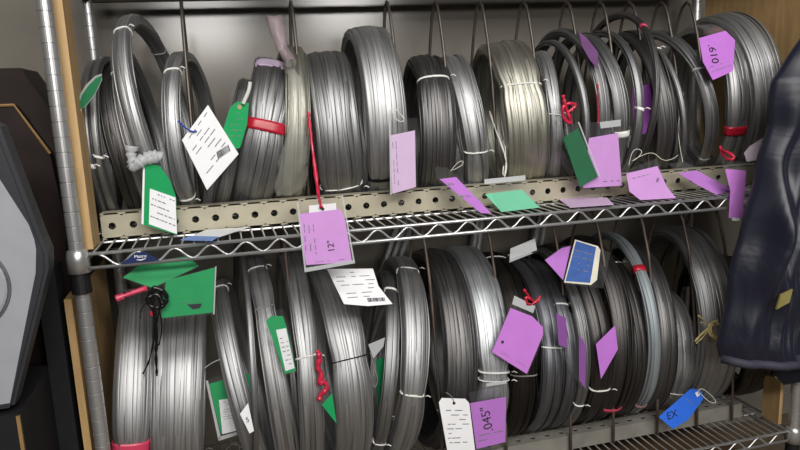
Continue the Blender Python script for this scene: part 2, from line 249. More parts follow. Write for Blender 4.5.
TAGS = {
 'T1': [
  ('poly', 'tag_card', 'green', [(4.64, 2.6, 5.78), (5.71, 2.59, 5.5), (6.3, 2.57, 4.43), (6.6, 2.55, 3.15), (6.4, 2.5, 0.32), (4.05, 2.51, 1.35)]),
  ('poly', 'card_edge', 'paper', [(4.58, 2.6, 5.79), (4.71, 2.6, 5.78), (4.16, 2.51, 1.31), (4.02, 2.51, 1.37)]),
  ('poly', 'label', 'paper', [(4.86, 2.56, 3.91), (6.56, 2.55, 3.12), (6.41, 2.5, 0.39), (4.53, 2.51, 1.31)]),
  ('print', 'print', 'ink', [(4.92, 2.56, 3.79), (6.48, 2.55, 3.01), (6.33, 2.51, 0.7), (4.63, 2.52, 1.6)], 5, 7),
  ('string', 'bag_knot', 'frost', [(3.96, 2.62, 7.04), (3.83, 2.61, 6.41), (3.97, 2.6, 5.82), (4.6, 2.6, 6.0), (5.12, 2.61, 6.4), (5.59, 2.61, 6.3), (5.91, 2.6, 6.14)], 0.8),
  ('string', 'bag_knot', 'frost', [(3.7, 2.6, 5.84), (4.07, 2.59, 5.46), (4.45, 2.6, 5.87), (4.94, 2.6, 5.98), (5.63, 2.6, 6.08)], 0.7),
 ],
 'T2': [
  ('poly', 'tag_card', 'grey', [(2.49, 2.86, 12.17), (2.04, 2.83, 12.02), (1.41, 2.72, 11.44), (1.0, 2.62, 10.85), (0.68, 2.47, 10.0), (0.73, 2.4, 9.59), (1.35, 2.48, 10.04), (1.96, 2.61, 10.78), (2.47, 2.78, 11.73)]),
  ('poly', 'tag_face', 'darkgreen', [(2.49, 2.83, 12.04), (2.09, 2.8, 11.88), (1.53, 2.71, 11.34), (1.09, 2.6, 10.74), (0.8, 2.47, 9.99), (0.84, 2.41, 9.65), (1.36, 2.49, 10.11), (1.93, 2.62, 10.81), (2.43, 2.78, 11.73)]),
  ('poly', 'masking_tape', 'tan', [(0.69, 2.44, 9.86), (0.3, 2.29, 8.99), (0.74, 2.28, 8.9), (1.01, 2.43, 9.78)]),
 ],
 'T3': [
  ('poly', 'paper', 'paper', [(7.43, 2.18, 7.31), (9.46, 2.3, 9.73), (11.33, 2.13, 6.07), (8.85, 2.0, 3.57)]),
  ('print', 'print', 'ink', [(7.71, 2.18, 7.29), (9.29, 2.28, 9.3), (10.99, 2.12, 6.02), (8.95, 2.02, 3.94)], 9, 3),
  ('bar', 'barcode', 'ink', [(9.76, 2.13, 6.31), (10.66, 2.16, 6.81), (10.77, 2.14, 6.32), (9.83, 2.11, 5.79)], 14, 3),
  ('string', 'tie', 'bluetie', [(7.29, 2.24, 8.67), (7.66, 2.22, 8.23), (8.18, 2.2, 7.84), (8.53, 2.21, 7.9)], 0.12),
 ],
 'T4': [
  ('poly', 'tag_card', 'green', [(11.01, 2.59, 9.52), (11.54, 2.6, 9.9), (12.4, 2.59, 9.76), (12.12, 2.55, 8.16), (11.48, 2.5, 6.49), (10.45, 2.5, 6.4), (10.37, 2.54, 7.87)]),
  ('hole', 'hole', 'tan', [(11.69, 2.59, 9.5)], 0.16),
  ('print', 'print', 'ink', [(11.12, 2.58, 9.15), (12.13, 2.58, 9.11), (11.53, 2.52, 7.08), (10.66, 2.52, 7.12)], 5, 8),
  ('poly', 'sleeve', 'clear', [(11.18, 2.62, 10.75), (12.69, 2.62, 10.7), (12.45, 2.59, 9.54), (10.93, 2.58, 9.45)]),
  ('string', 'tie', 'bagwhite', [(12.6, 2.64, 11.28), (12.48, 2.62, 10.71), (12.22, 2.61, 10.2), (11.96, 2.59, 9.7)], 0.3),
 ],
 'T5': [
  ('poly', 'paper', 'paper', [(7.36, 1.63, 0.3), (8.57, 3.9, 0.3), (11.73, 3.47, 0.3), (9.42, 0.28, 0.3)]),
  ('poly', 'blue_edge', 'blueedge', [(6.72, 0.32, 0.3), (7.35, 1.71, 0.3), (9.42, 0.36, 0.3), (8.93, -1.03, 0.3)]),
 ],
 'T6': [
  ('poly', 'tag_card', 'paper', [(15.95, -0.6, 2.21), (17.95, -0.59, 2.24), (17.94, -0.63, 1.57), (15.9, -0.64, 1.59)]),
  ('poly', 'tag_paper', 'lilac', [(15.15, -0.64, 1.65), (18.22, -0.61, 1.77), (18.54, -0.66, 1.0), (18.86, -0.85, -2.28), (15.41, -0.87, -2.15)]),
  ('print', 'print', 'ink', [(15.37, -0.84, -1.62), (15.39, -0.67, 1.05), (16.38, -0.66, 1.11), (16.48, -0.83, -1.66)], 3, 5),
  ('text', 'writing', 'ink', [(17.36, -0.78, -0.92)], '12"', 0.5, [(17.26, -0.8, -1.21), (17.22, -0.74, -0.16)]),
  ('print', 'print', 'ink', [(15.57, -0.85, -1.94), (18.35, -0.84, -1.92), (18.33, -0.85, -2.22), (15.63, -0.87, -2.13)], 1, 9),
  ('poly', 'sleeve', 'clear', [(15.06, -0.58, 2.54), (18.49, -0.55, 2.79), (19.06, -0.86, -2.37), (15.26, -0.9, -2.66)]),
  ('poly', 'sleeve_seam', 'frost', [(15.24, -0.88, -2.35), (19.04, -0.84, -2.11), (19.06, -0.86, -2.37), (15.26, -0.9, -2.66)]),
  ('poly', 'sleeve_edge', 'frost', [(15.06, -0.58, 2.54), (15.18, -0.58, 2.55), (15.38, -0.89, -2.52), (15.26, -0.9, -2.66)]),
  ('poly', 'sleeve_edge', 'frost', [(18.38, -0.55, 2.78), (18.49, -0.55, 2.79), (19.06, -0.86, -2.37), (18.94, -0.86, -2.38)]),
  ('hole', 'hole', 'black', [(16.93, -0.61, 1.88)], 0.12),
  ('string', 'tape_cord', 'redtape', [(16.75, 2.75, 8.92), (16.8, 2.6, 7.56), (16.85, 2.2, 5.67), (16.85, 1.3, 3.99), (16.79, 0.2, 2.6), (16.8, -0.75, 2.05)], 0.28),
 ],
 'T7': [
  ('poly', 'tag_paper', 'lilacpale', [(23.0, 2.32, 6.83), (25.1, 2.33, 7.14), (24.98, 2.22, 2.62), (22.99, 2.2, 2.22)]),
  ('print', 'print', 'ink', [(23.15, 2.21, 2.67), (23.13, 2.31, 6.48), (23.67, 2.31, 6.53), (23.73, 2.22, 2.79)], 2, 11),
  ('poly', 'sleeve', 'clear', [(22.97, 2.34, 7.94), (25.28, 2.35, 8.13), (25.14, 2.21, 2.36), (22.79, 2.2, 2.17)]),
  ('poly', 'sleeve_edge', 'frost', [(22.97, 2.34, 7.94), (23.08, 2.34, 7.96), (22.92, 2.2, 2.18), (22.79, 2.2, 2.17)]),
  ('string', 'wire_twist', 'whitetie', [(23.3, 2.37, 8.96), (23.2, 2.36, 8.65), (23.65, 2.34, 7.93), (24.06, 2.34, 7.84), (24.23, 2.35, 8.06), (23.85, 2.36, 8.55), (23.46, 2.37, 8.95)], 0.09),
 ],
 'T8': [
  ('poly', 'tag_paper', 'purple', [(27.02, 2.26, 3.12), (28.47, 2.35, 3.18), (30.87, 0.72, 0.18), (29.93, 0.74, 0.31)]),
  ('print', 'print', 'ink', [(27.36, 2.17, 2.94), (28.41, 2.22, 2.95), (29.85, 1.1, 0.92), (29.16, 1.1, 0.97)], 2, 4),
  ('poly', 'sleeve', 'clear', [(26.74, 2.78, 4.03), (27.76, 2.76, 3.93), (28.82, 2.35, 3.16), (30.98, 0.7, 0.15), (29.76, 0.7, 0.25), (26.78, 2.22, 3.06)]),
  ('string', 'tie', 'whitetie', [(28.04, 2.58, 3.6), (28.81, 2.98, 4.26), (29.38, 3.07, 4.38), (29.2, 2.84, 4.0), (28.23, 2.62, 3.66)], 0.05),
 ],
 'T9': [
  ('poly', 'tag_paper', 'teal', [(30.8, 1.9, 1.65), (34.27, 2.17, 1.75), (35.37, 1.08, 0.28), (31.77, 0.8, 0.23)]),
  ('poly', 'sleeve', 'clear', [(31.09, 2.76, 2.71), (34.96, 3.0, 2.77), (35.54, 1.04, 0.22), (31.61, 0.74, 0.17)]),
  ('poly', 'sleeve_strip', 'frost', [(31.09, 2.76, 2.71), (34.93, 3.0, 2.77), (34.81, 2.69, 2.38), (30.96, 2.45, 2.33)]),
  ('string', 'plastic_twist', 'bagwhite', [(33.39, 6.91, 8.22), (33.43, 5.93, 6.83), (33.58, 5.02, 5.55), (33.62, 4.1, 4.31), (33.48, 3.61, 3.67), (32.96, 2.88, 2.74)], 0.16),
  ('string', 'tie', 'whitetie', [(34.45, 5.26, 5.85), (33.79, 5.08, 5.63), (33.9, 4.71, 5.12), (33.56, 3.98, 4.15)], 0.1),
  ('string', 'tie', 'whitetie', [(33.18, 3.55, 3.6), (32.83, 3.0, 2.91), (33.11, 3.0, 2.89)], 0.12),
 ],
 'T10': [
  ('poly', 'tag_paper', 'darkgreen', [(38.05, 2.1, 5.87), (39.46, 2.1, 6.64), (41.44, 2.1, 2.35), (39.7, 2.1, 1.58)]),
  ('poly', 'sleeve', 'clear', [(37.9, 2.1, 6.54), (39.33, 2.1, 7.15), (41.59, 2.1, 2.32), (39.6, 2.1, 1.41)]),
  ('poly', 'sleeve_edge', 'frost', [(39.36, 2.1, 7.15), (39.5, 2.1, 7.14), (41.63, 2.1, 2.32), (41.51, 2.1, 2.27)]),
  ('string', 'tape_knot', 'redtape', [(37.93, 2.1, 9.44), (38.22, 2.1, 8.36), (38.6, 2.1, 7.51), (38.79, 2.1, 7.0), (38.04, 2.1, 7.37), (37.85, 2.1, 8.37), (38.31, 2.1, 8.77), (39.25, 2.1, 8.65), (38.87, 2.1, 8.25), (38.31, 2.1, 7.94)], 0.3),
 ],
 'T11': [
  ('poly', 'tag_paper', 'lilac', [(40.76, 2.5, 5.71), (43.59, 2.5, 6.0), (44.1, 2.5, 1.35), (40.23, 2.5, 1.41)]),
  ('print', 'print', 'ink', [(40.91, 2.5, 1.98), (43.99, 2.5, 1.94), (44.0, 2.5, 1.5), (40.72, 2.5, 1.55)], 1, 4),
  ('poly', 'sleeve', 'clear', [(40.4, 2.5, 7.01), (43.76, 2.5, 7.11), (44.31, 2.5, 1.21), (40.13, 2.5, 1.24)]),
  ('poly', 'sleeve_strip', 'frost', [(41.71, 2.5, 7.03), (43.76, 2.5, 7.15), (43.78, 2.5, 6.59), (41.81, 2.5, 6.47)]),
  ('string', 'tape_cord', 'redtape', [(41.46, 2.5, 10.25), (41.43, 2.5, 8.91), (41.55, 2.5, 7.89), (41.52, 2.5, 6.87)], 0.14),
 ],
 'T12': [
  ('poly', 'tag_paper', 'lilac', [(44.17, 1.99, 2.46), (47.65, 2.44, 2.87), (47.75, 1.18, 1.1), (48.21, 0.52, 0.17), (44.53, 0.4, 0.29), (43.79, 0.91, 1.03)]),
  ('text', 'writing', 'ink', [(47.02, 1.6, 1.73)], 'oo', 0.35, [(46.73, 1.48, 1.59), (47.33, 1.9, 2.13)]),
  ('print', 'print', 'ink', [(44.36, 1.72, 2.08), (46.59, 2.02, 2.35), (46.53, 1.78, 2.02), (44.41, 1.48, 1.75)], 1, 6),
  ('poly', 'sleeve', 'clear', [(44.13, 2.14, 2.67), (47.78, 2.86, 3.46), (47.85, 1.18, 1.1), (48.21, 0.52, 0.17), (44.45, 0.34, 0.22), (43.66, 0.94, 1.08)]),
  ('string', 'string', 'whitetie', [(44.62, 2.44, 3.06), (45.43, 3.22, 4.11), (46.1, 3.46, 4.41), (46.6, 3.28, 4.13), (45.95, 2.92, 3.65), (44.94, 2.62, 3.29), (45.85, 2.92, 3.66), (47.65, 3.28, 4.07), (48.28, 2.68, 3.17), (49.42, 2.8, 3.27), (50.12, 3.04, 3.58)], 0.06),
 ],
 'T13': [
  ('poly', 'tag_paper', 'purple', [(49.56, 2.1, 2.14), (51.69, 2.26, 2.22), (54.29, 1.15, 0.55), (54.2, 0.89, 0.22), (52.56, 0.73, 0.13), (50.94, 1.4, 1.12)]),
  ('poly', 'sleeve', 'clear', [(48.89, 2.64, 2.91), (50.59, 2.8, 3.02), (51.81, 2.42, 2.42), (54.5, 1.27, 0.7), (54.17, 0.86, 0.18), (52.4, 0.67, 0.06), (49.51, 2.04, 2.06)]),
  ('string', 'string', 'whitetie', [(53.78, 7.19, 9.19), (52.46, 5.98, 7.43), (51.42, 4.84, 5.81), (50.81, 3.69, 4.23), (50.44, 2.74, 2.94)], 0.06),
 ],
 'T14': [
  ('poly', 'tag_paper', 'lilacpale', [(39.31, 5.6, 0.3), (42.95, 3.03, 0.3), (41.27, -0.64, 0.3), (37.41, -0.25, 0.3)]),
 ],
 'T15': [
  ('poly', 'tag_paper', 'purplebright', [(52.29, -0.52, 2.55), (54.51, -0.52, 2.28), (54.39, -0.6, -1.96), (52.86, -0.6, -1.83), (52.94, -0.55, 0.6)]),
  ('poly', 'white_edge', 'paper', [(53.21, -0.6, -1.81), (54.07, -0.6, -1.91), (53.98, -0.6, -2.19), (53.23, -0.6, -2.08)]),
  ('poly', 'sleeve', 'clear', [(51.95, -0.5, 3.11), (54.25, -0.5, 3.12), (54.62, -0.52, 2.22), (54.45, -0.6, -2.05), (52.79, -0.6, -1.91), (52.84, -0.55, 0.67)]),
  ('string', 'tape_knot', 'redtape', [(53.73, 2.0, 4.34), (53.59, 1.4, 3.48), (53.37, 0.4, 3.2), (53.74, 0.0, 3.38), (53.51, 0.6, 3.8), (53.62, 1.6, 4.0)], 0.3),
 ],
 'T23b': [
  ('poly', 'paper', 'lilacwhite', [(54.75, 0.08, 3.76), (55.39, 0.13, 4.34), (56.91, 0.19, 5.05), (57.13, 0.05, 3.18), (55.06, 0.02, 2.95)]),
 ],
 'T16': [
  ('poly', 'tag_paper', 'purple', [(52.24, 3.38, 13.98), (55.22, 3.58, 14.61), (56.07, 3.32, 13.75), (55.25, 2.45, 10.97), (52.93, 2.2, 10.23), (52.22, 2.7, 11.85)]),
  ('text', 'writing', 'ink', [(53.43, 2.93, 12.53)], '.610', 0.78, [(53.38, 3.18, 13.34), (53.49, 2.7, 11.82)]),
  ('print', 'print', 'ink', [(52.67, 2.59, 11.48), (55.14, 2.76, 11.96), (55.09, 2.54, 11.24), (52.9, 2.31, 10.59)], 2, 5),
 ],
 'T17': [
  ('poly', 'tag_paper', 'purpledeep', [(46.74, 5.2, 9.83), (49.47, 5.2, 10.29), (49.74, 5.2, 5.7), (47.06, 5.2, 5.56)]),
 ],
 'T18': [
  ('poly', 'tag_paper', 'purpledim', [(41.31, 5.25, 14.83), (41.84, 4.98, 14.37), (42.55, 4.17, 13.01), (42.0, 3.25, 11.52), (41.51, 3.74, 12.32), (41.17, 4.5, 13.57)]),  # purple card; the shade it sits in is put into its colour
 ],
 'T19': [
  ('poly', 'tag_paper', 'green', [(2.55, 1.09, -2.18), (3.74, 1.37, -1.44), (6.98, 1.58, -1.15), (7.79, 1.35, -1.94), (4.47, 0.85, -3.11)]),
  ('poly', 'sleeve', 'clear', [(2.42, 1.07, -2.2), (3.68, 1.39, -1.37), (7.09, 1.6, -1.09), (7.93, 1.34, -1.99), (4.43, 0.8, -3.24)]),
  ('string', 'tape_end', 'pink', [(2.0, 0.59, -3.57), (2.54, 0.66, -3.43), (3.21, 0.74, -3.27), (4.1, 0.85, -3.07)], 0.4),
 ],
 'T20': [
  ('poly', 'tag_paper', 'green', [(5.48, 0.42, -2.56), (8.94, 0.49, -1.97), (8.48, 0.23, -5.27), (4.89, 0.2, -5.23)]),
  ('poly', 'mark', 'ink', [(6.75, 0.28, -4.46), (7.8, 0.28, -4.51), (7.63, 0.26, -4.83), (7.13, 0.25, -4.88)]),
  ('print', 'print', 'ink', [(6.15, 0.29, -4.21), (7.68, 0.3, -4.24), (7.66, 0.29, -4.46), (6.13, 0.27, -4.42)], 1, 3),
  ('poly', 'sleeve', 'clear', [(5.35, 0.42, -2.5), (9.05, 0.5, -1.87), (8.6, 0.22, -5.4), (4.81, 0.19, -5.36)]),
  ('poly', 'sleeve_edge', 'frost', [(8.96, 0.5, -1.89), (9.05, 0.5, -1.87), (8.6, 0.22, -5.4), (8.5, 0.22, -5.38)]),
 ],
 'T21': [
  ('poly', 'tag_paper', 'green', [(7.59, 3.3, -12.01), (10.82, 3.3, -11.57), (10.89, 3.3, -15.66), (8.14, 3.3, -16.4)]),
  ('poly', 'label', 'paper', [(8.23, 3.3, -13.48), (9.72, 3.3, -13.46), (9.89, 3.3, -16.27), (8.25, 3.3, -16.42)]),
  ('print', 'print', 'ink', [(8.37, 3.3, -13.67), (9.7, 3.3, -13.63), (9.73, 3.3, -15.28), (8.39, 3.3, -15.31)], 8, 3),
  ('poly', 'sleeve', 'clear', [(7.36, 3.3, -11.64), (11.01, 3.3, -11.09), (11.08, 3.3, -16.31), (7.94, 3.3, -16.89)]),
  ('poly', 'sleeve_edge', 'frost', [(7.36, 3.3, -11.64), (7.55, 3.3, -11.67), (8.11, 3.3, -16.75), (7.9, 3.3, -16.88)]),
  ('poly', 'sleeve_edge', 'frost', [(7.89, 3.3, -16.57), (10.04, 3.3, -16.3), (10.02, 3.3, -16.56), (7.94, 3.3, -16.89)]),
  ('string', 'tie', 'grey', [(7.33, 3.3, -10.63), (7.98, 3.3, -10.22), (8.77, 3.3, -10.0)], 0.1),
 ],
 'T22': [
  ('poly', 'tag_card', 'green', [(12.27, 0.54, -6.51), (12.67, 0.59, -6.18), (13.57, 0.59, -6.29), (13.79, 0.47, -7.24), (14.2, 0.04, -10.62), (13.35, 0.01, -10.72)]),
  ('poly', 'label', 'paper', [(12.96, 0.45, -7.28), (13.72, 0.47, -7.23), (14.11, 0.07, -10.37), (13.41, 0.04, -10.5)]),
  ('print', 'print', 'ink', [(13.09, 0.42, -7.53), (13.66, 0.44, -7.49), (14.0, 0.09, -10.2), (13.49, 0.07, -10.28)], 8, 2),
  ('poly', 'sleeve', 'clear', [(12.13, 0.55, -6.41), (12.47, 0.62, -5.92), (13.55, 0.67, -5.68), (13.79, 0.59, -6.32), (14.31, 0.03, -10.71), (13.23, -0.01, -10.85)]),
 ],
 'T23': [
  ('poly', 'paper', 'paper', [(9.77, -0.18, -13.31), (10.43, -0.12, -12.56), (10.69, -0.28, -14.81), (10.34, -0.29, -14.95)]),
  ('text', 'writing', 'ink', [(10.28, -0.21, -13.87)], '5', 0.4, [(10.02, -0.22, -13.9), (10.47, -0.21, -13.82)]),
 ],
 'T24': [
  ('poly', 'tag_card', 'green', [(16.03, 0.26, -13.82), (16.91, 0.36, -12.99), (17.1, 0.11, -15.51)]),
  ('string', 'tape_tangle', 'redtape', [(15.99, 0.7, -9.41), (16.18, 0.64, -10.07), (15.82, 0.57, -10.66), (16.24, 0.51, -11.36), (15.86, 0.43, -12.1), (16.36, 0.46, -11.86), (16.62, 0.4, -12.54), (15.96, 0.35, -12.92), (15.84, 0.3, -13.39)], 0.42),
  ('poly', 'sleeve', 'clear', [(15.82, 0.58, -10.58), (16.83, 0.46, -11.93), (16.98, 0.34, -13.17), (15.88, 0.24, -13.96)]),
 ],
 'T25': [
  ('poly', 'paper', 'paper', [(17.35, 1.96, -3.32), (21.06, 1.98, -3.68), (21.3, 1.34, -4.99), (22.24, 0.67, -6.41), (20.21, 0.6, -6.31), (18.33, 0.67, -5.94)]),
  ('print', 'print', 'ink', [(17.64, 1.85, -3.57), (20.88, 1.91, -3.8), (21.52, 0.89, -5.89), (18.52, 0.78, -5.75)], 7, 3),
  ('bar', 'barcode', 'ink', [(20.23, 0.89, -5.74), (21.66, 0.91, -5.87), (21.7, 0.78, -6.13), (20.26, 0.75, -6.03)], 16, 2),
 ],
 'T26': [
  ('poly', 'tag_paper', 'darkgreen', [(21.17, 3.0, -11.86), (22.22, 3.0, -11.57), (22.02, 3.0, -16.06), (21.15, 3.0, -15.91)]),
  ('poly', 'sleeve_top', 'frost', [(20.55, 3.0, -10.36), (22.0, 3.0, -9.94), (21.83, 3.0, -10.71), (20.92, 3.0, -11.64)]),
  ('string', 'tie', 'grey', [(20.69, 3.0, -11.08), (20.96, 3.0, -12.54), (21.26, 3.0, -13.48), (20.96, 3.0, -14.34), (20.72, 3.0, -13.85)], 0.07),
 ],
 'T27': [
  ('poly', 'tag_card', 'paper', [(25.59, -0.13, -15.01), (25.86, -0.1, -14.67), (27.91, -0.11, -15.07), (28.24, -0.14, -15.49), (28.64, -0.6, -21.04), (26.24, -0.6, -20.57)]),
  ('hole', 'hole', 'black', [(26.9, -0.14, -15.27)], 0.13),
  ('print', 'print', 'ink', [(25.91, -0.18, -15.61), (28.02, -0.18, -15.97), (28.29, -0.45, -19.13), (26.16, -0.45, -18.83)], 8, 3),
  ('string', 'tie', 'grey', [(26.17, -0.06, -14.21), (26.43, -0.06, -14.34), (26.75, -0.09, -14.73), (26.9, -0.13, -15.18)], 0.05),
 ],
 'T28': [
  ('poly', 'tag_paper', 'purple', [(28.45, 0.22, -15.71), (31.74, 0.25, -15.69), (31.56, 0.08, -19.73), (28.87, 0.05, -19.87)]),
  ('text', 'writing', 'ink', [(29.93, 0.17, -17.36)], '.045"', 0.85, [(30.08, 0.12, -18.47), (29.78, 0.21, -16.35)]),
  ('print', 'print', 'ink', [(28.94, 0.08, -19.34), (31.35, 0.1, -19.24), (31.42, 0.14, -18.34), (29.07, 0.12, -18.38)], 2, 2),
  ('poly', 'sleeve', 'clear', [(28.37, 0.26, -14.74), (31.77, 0.3, -14.45), (31.7, 0.07, -19.94), (28.83, 0.05, -20.04)]),
  ('poly', 'sleeve_strip', 'frost', [(29.95, 0.3, -14.16), (31.78, 0.31, -14.18), (31.77, 0.3, -14.45), (29.94, 0.29, -14.43)]),
 ],
 'T29': [
  ('poly', 'tag_paper', 'purplebright', [(32.63, 1.1, -8.14), (34.59, 0.97, -9.09), (35.48, 0.81, -10.11), (35.45, 0.69, -10.79), (33.62, 0.1, -13.82), (30.59, 0.43, -11.55)]),
  ('print', 'print', 'ink', [(31.33, 0.46, -11.48), (33.62, 0.25, -12.99), (33.41, 0.21, -13.21), (31.13, 0.42, -11.71)], 2, 2),
  ('hole', 'mark', 'ink', [(31.62, 0.59, -10.86)], 0.14),
  ('poly', 'sleeve', 'clear', [(33.03, 1.31, -7.07), (34.89, 1.14, -8.21), (35.6, 0.81, -10.13), (35.53, 0.68, -10.88), (33.63, 0.08, -13.92), (30.5, 0.43, -11.57)]),
  ('poly', 'sleeve_top', 'frost', [(33.03, 1.29, -7.14), (34.88, 1.13, -8.25), (34.64, 1.03, -8.81), (32.75, 1.16, -7.82)]),
  ('string', 'tape_knot', 'red', [(33.93, 1.39, -6.7), (34.43, 1.27, -7.43), (34.94, 1.16, -8.09), (35.58, 1.32, -7.31), (34.95, 1.19, -7.92), (34.17, 1.13, -8.16), (33.98, 1.3, -7.21), (34.59, 1.22, -7.7)], 0.25),
 ],
 'T30p': [
  ('poly', 'tag_paper', 'purple', [(36.33, 2.02, -4.54), (38.23, 2.52, -3.76), (39.16, 2.6, -3.68), (37.61, 1.2, -6.26)]),
  ('poly', 'sleeve', 'clear', [(36.19, 2.02, -4.52), (38.27, 2.58, -3.64), (39.38, 2.64, -3.62), (37.62, 1.12, -6.42)]),
 ],
 'T30b': [
  ('poly', 'tag_pad', 'cream', [(39.33, 2.21, -3.04), (41.49, 2.02, -3.81), (41.67, 1.91, -4.15), (40.82, 1.03, -6.57), (40.15, 0.89, -6.91), (37.58, 0.96, -6.42)]),
  ('poly', 'tag_face', 'bluecard', [(39.4, 2.17, -3.17), (41.27, 1.99, -3.87), (40.09, 0.95, -6.74), (37.74, 1.0, -6.32)]),
  ('print', 'print', 'ink', [(39.09, 1.97, -3.73), (40.78, 1.82, -4.31), (40.01, 1.15, -6.15), (38.21, 1.24, -5.71)], 4, 4),
  ('poly', 'sleeve', 'clear', [(39.29, 2.23, -2.99), (42.58, 1.83, -4.47), (41.22, 0.79, -7.32), (37.51, 0.92, -6.53)]),
 ],
 'T31': [
  ('poly', 'tag_paper', 'purple', [(40.65, 0.76, -12.35), (42.62, 0.9, -10.93), (42.86, 0.73, -13.11), (41.05, 0.51, -15.6)]),
 ],
 'T32': [
  ('poly', 'tag_paper', 'purpledeep', [(36.82, 0.95, -9.06), (37.78, 0.95, -9.64), (38.0, 0.95, -12.42), (37.12, 0.95, -12.02)]),
  ('poly', 'tag_paper', 'purpledeep', [(39.06, 0.95, -11.27), (39.77, 0.95, -12.48), (39.72, 0.95, -16.44), (39.11, 0.95, -15.58)]),
  ('poly', 'sleeve', 'clear', [(36.82, 0.95, -8.79), (38.95, 0.95, -9.42), (39.97, 0.95, -12.41), (39.82, 0.95, -16.64), (39.01, 0.95, -15.94), (37.02, 0.95, -12.28)]),
 ],
 'T33': [
  ('poly', 'sleeve', 'frost', [(33.32, 2.61, -3.39), (35.89, 3.15, -2.85), (35.76, 2.45, -3.86), (32.87, 1.85, -4.41)]),
  ('poly', 'silver_strip', 'silver', [(33.11, 2.26, -3.87), (35.81, 2.69, -3.51), (35.77, 2.5, -3.78), (33.01, 2.04, -4.16)]),
  ('poly', 'sleeve_edge', 'darkplastic', [(32.9, 2.02, -4.19), (35.83, 2.53, -3.75), (35.77, 2.42, -3.9), (32.81, 1.83, -4.44)]),
 ],
 'T34': [
  ('poly', 'tag_paper', 'blue', [(48.05, 1.65, -20.99), (51.96, 2.19, -18.97), (52.97, 2.17, -19.22), (53.45, 2.03, -19.97), (53.12, 1.95, -20.33), (51.31, 1.59, -21.81), (49.51, 1.42, -22.37)]),
  ('text', 'writing', 'ink', [(49.55, 1.69, -21.06)], 'EX', 0.75, [(48.76, 1.67, -21.02), (50.51, 1.78, -20.75)]),
  ('print', 'print', 'ink', [(51.33, 2.03, -19.66), (52.17, 1.9, -20.46), (51.78, 1.82, -20.78), (51.06, 1.95, -19.99)], 1, 6),
  ('poly', 'hole_patch', 'paper', [(52.4, 2.1, -19.45), (52.77, 2.14, -19.32), (52.96, 2.07, -19.73), (52.59, 2.03, -19.86)]),
  ('string', 'wire_ring', 'whitetie', [(52.85, 2.09, -19.62), (52.67, 2.16, -19.21), (53.15, 2.2, -19.09), (53.91, 2.1, -19.69), (54.55, 1.99, -20.37), (54.63, 1.93, -20.68), (54.15, 1.91, -20.69), (53.49, 1.99, -20.2), (52.87, 2.1, -19.52)], 0.09),
 ],
 'STREAM': [
  ('string', 'strip', 'blackplastic', [(4.68, -0.11, -2.88), (4.46, -0.13, -3.73), (4.55, -0.17, -4.85), (4.54, -0.21, -6.33), (4.33, -0.26, -7.79), (4.25, -0.3, -9.29)], 0.22),
  ('string', 'strip', 'blackplastic', [(5.08, -0.11, -2.93), (5.13, -0.13, -3.81), (4.65, -0.18, -5.23), (4.3, -0.22, -6.67), (3.89, -0.27, -8.1), (3.33, -0.3, -9.0)], 0.14),
  ('string', 'knot', 'blackplastic', [(4.22, -0.12, -3.41), (4.63, -0.1, -2.73), (5.39, -0.11, -3.18), (5.53, -0.13, -3.86), (4.94, -0.15, -4.38), (4.29, -0.15, -4.15), (4.08, -0.13, -3.54), (4.92, -0.12, -3.2), (5.16, -0.14, -4.11)], 0.3),
  ('string', 'strip', 'blackplastic', [(4.33, -0.13, -3.72), (3.76, -0.15, -4.09), (3.54, -0.17, -4.94)], 0.08),
  ('string', 'strip', 'blackplastic', [(4.82, -0.14, -4.14), (5.02, -0.19, -5.65), (4.6, -0.23, -7.08)], 0.12),
  ('string', 'red_end', 'redtape', [(4.32, -0.16, -4.52), (4.35, -0.17, -4.82)], 0.2),
 ],
 'RAFFIA': [
  ('string', 'loop', 'raffia', [(52.78, 0.48, -11.68), (52.11, 0.46, -11.88), (51.99, 0.4, -12.52), (52.54, 0.35, -13.26), (53.32, 0.34, -13.46), (53.66, 0.39, -12.94), (53.44, 0.45, -12.15), (52.78, 0.47, -11.78)], 0.26),
  ('string', 'loop', 'raffia', [(53.11, 0.49, -11.63), (52.44, 0.46, -11.83), (52.22, 0.41, -12.46), (52.65, 0.37, -13.09), (53.43, 0.35, -13.38)], 0.22),
  ('string', 'strand', 'raffia', [(52.66, 0.44, -12.14), (51.68, 0.49, -11.45), (50.92, 0.52, -10.88)], 0.12),
  ('string', 'strand', 'raffia', [(52.11, 0.43, -12.16), (51.22, 0.38, -12.7), (50.56, 0.33, -13.27)], 0.2),
  ('string', 'strand', 'raffia', [(52.11, 0.43, -12.26), (51.44, 0.36, -13.02), (50.66, 0.31, -13.48)], 0.12),
  ('string', 'strand', 'raffia', [(52.55, 0.46, -11.94), (51.78, 0.46, -11.74), (51.13, 0.47, -11.56)], 0.1),
 ],
 'BAG': [
 ],
}

# ------------------------------------------------------------------ setting
b = MB(); b.box((-70, 21.5, -36), (130, 23, 60)); structure(b.build('wall_back', 'wall'))
b = MB(); b.box((-70, -60, -37), (130, 21.5, -36)); structure(b.build('floor', 'floor'))

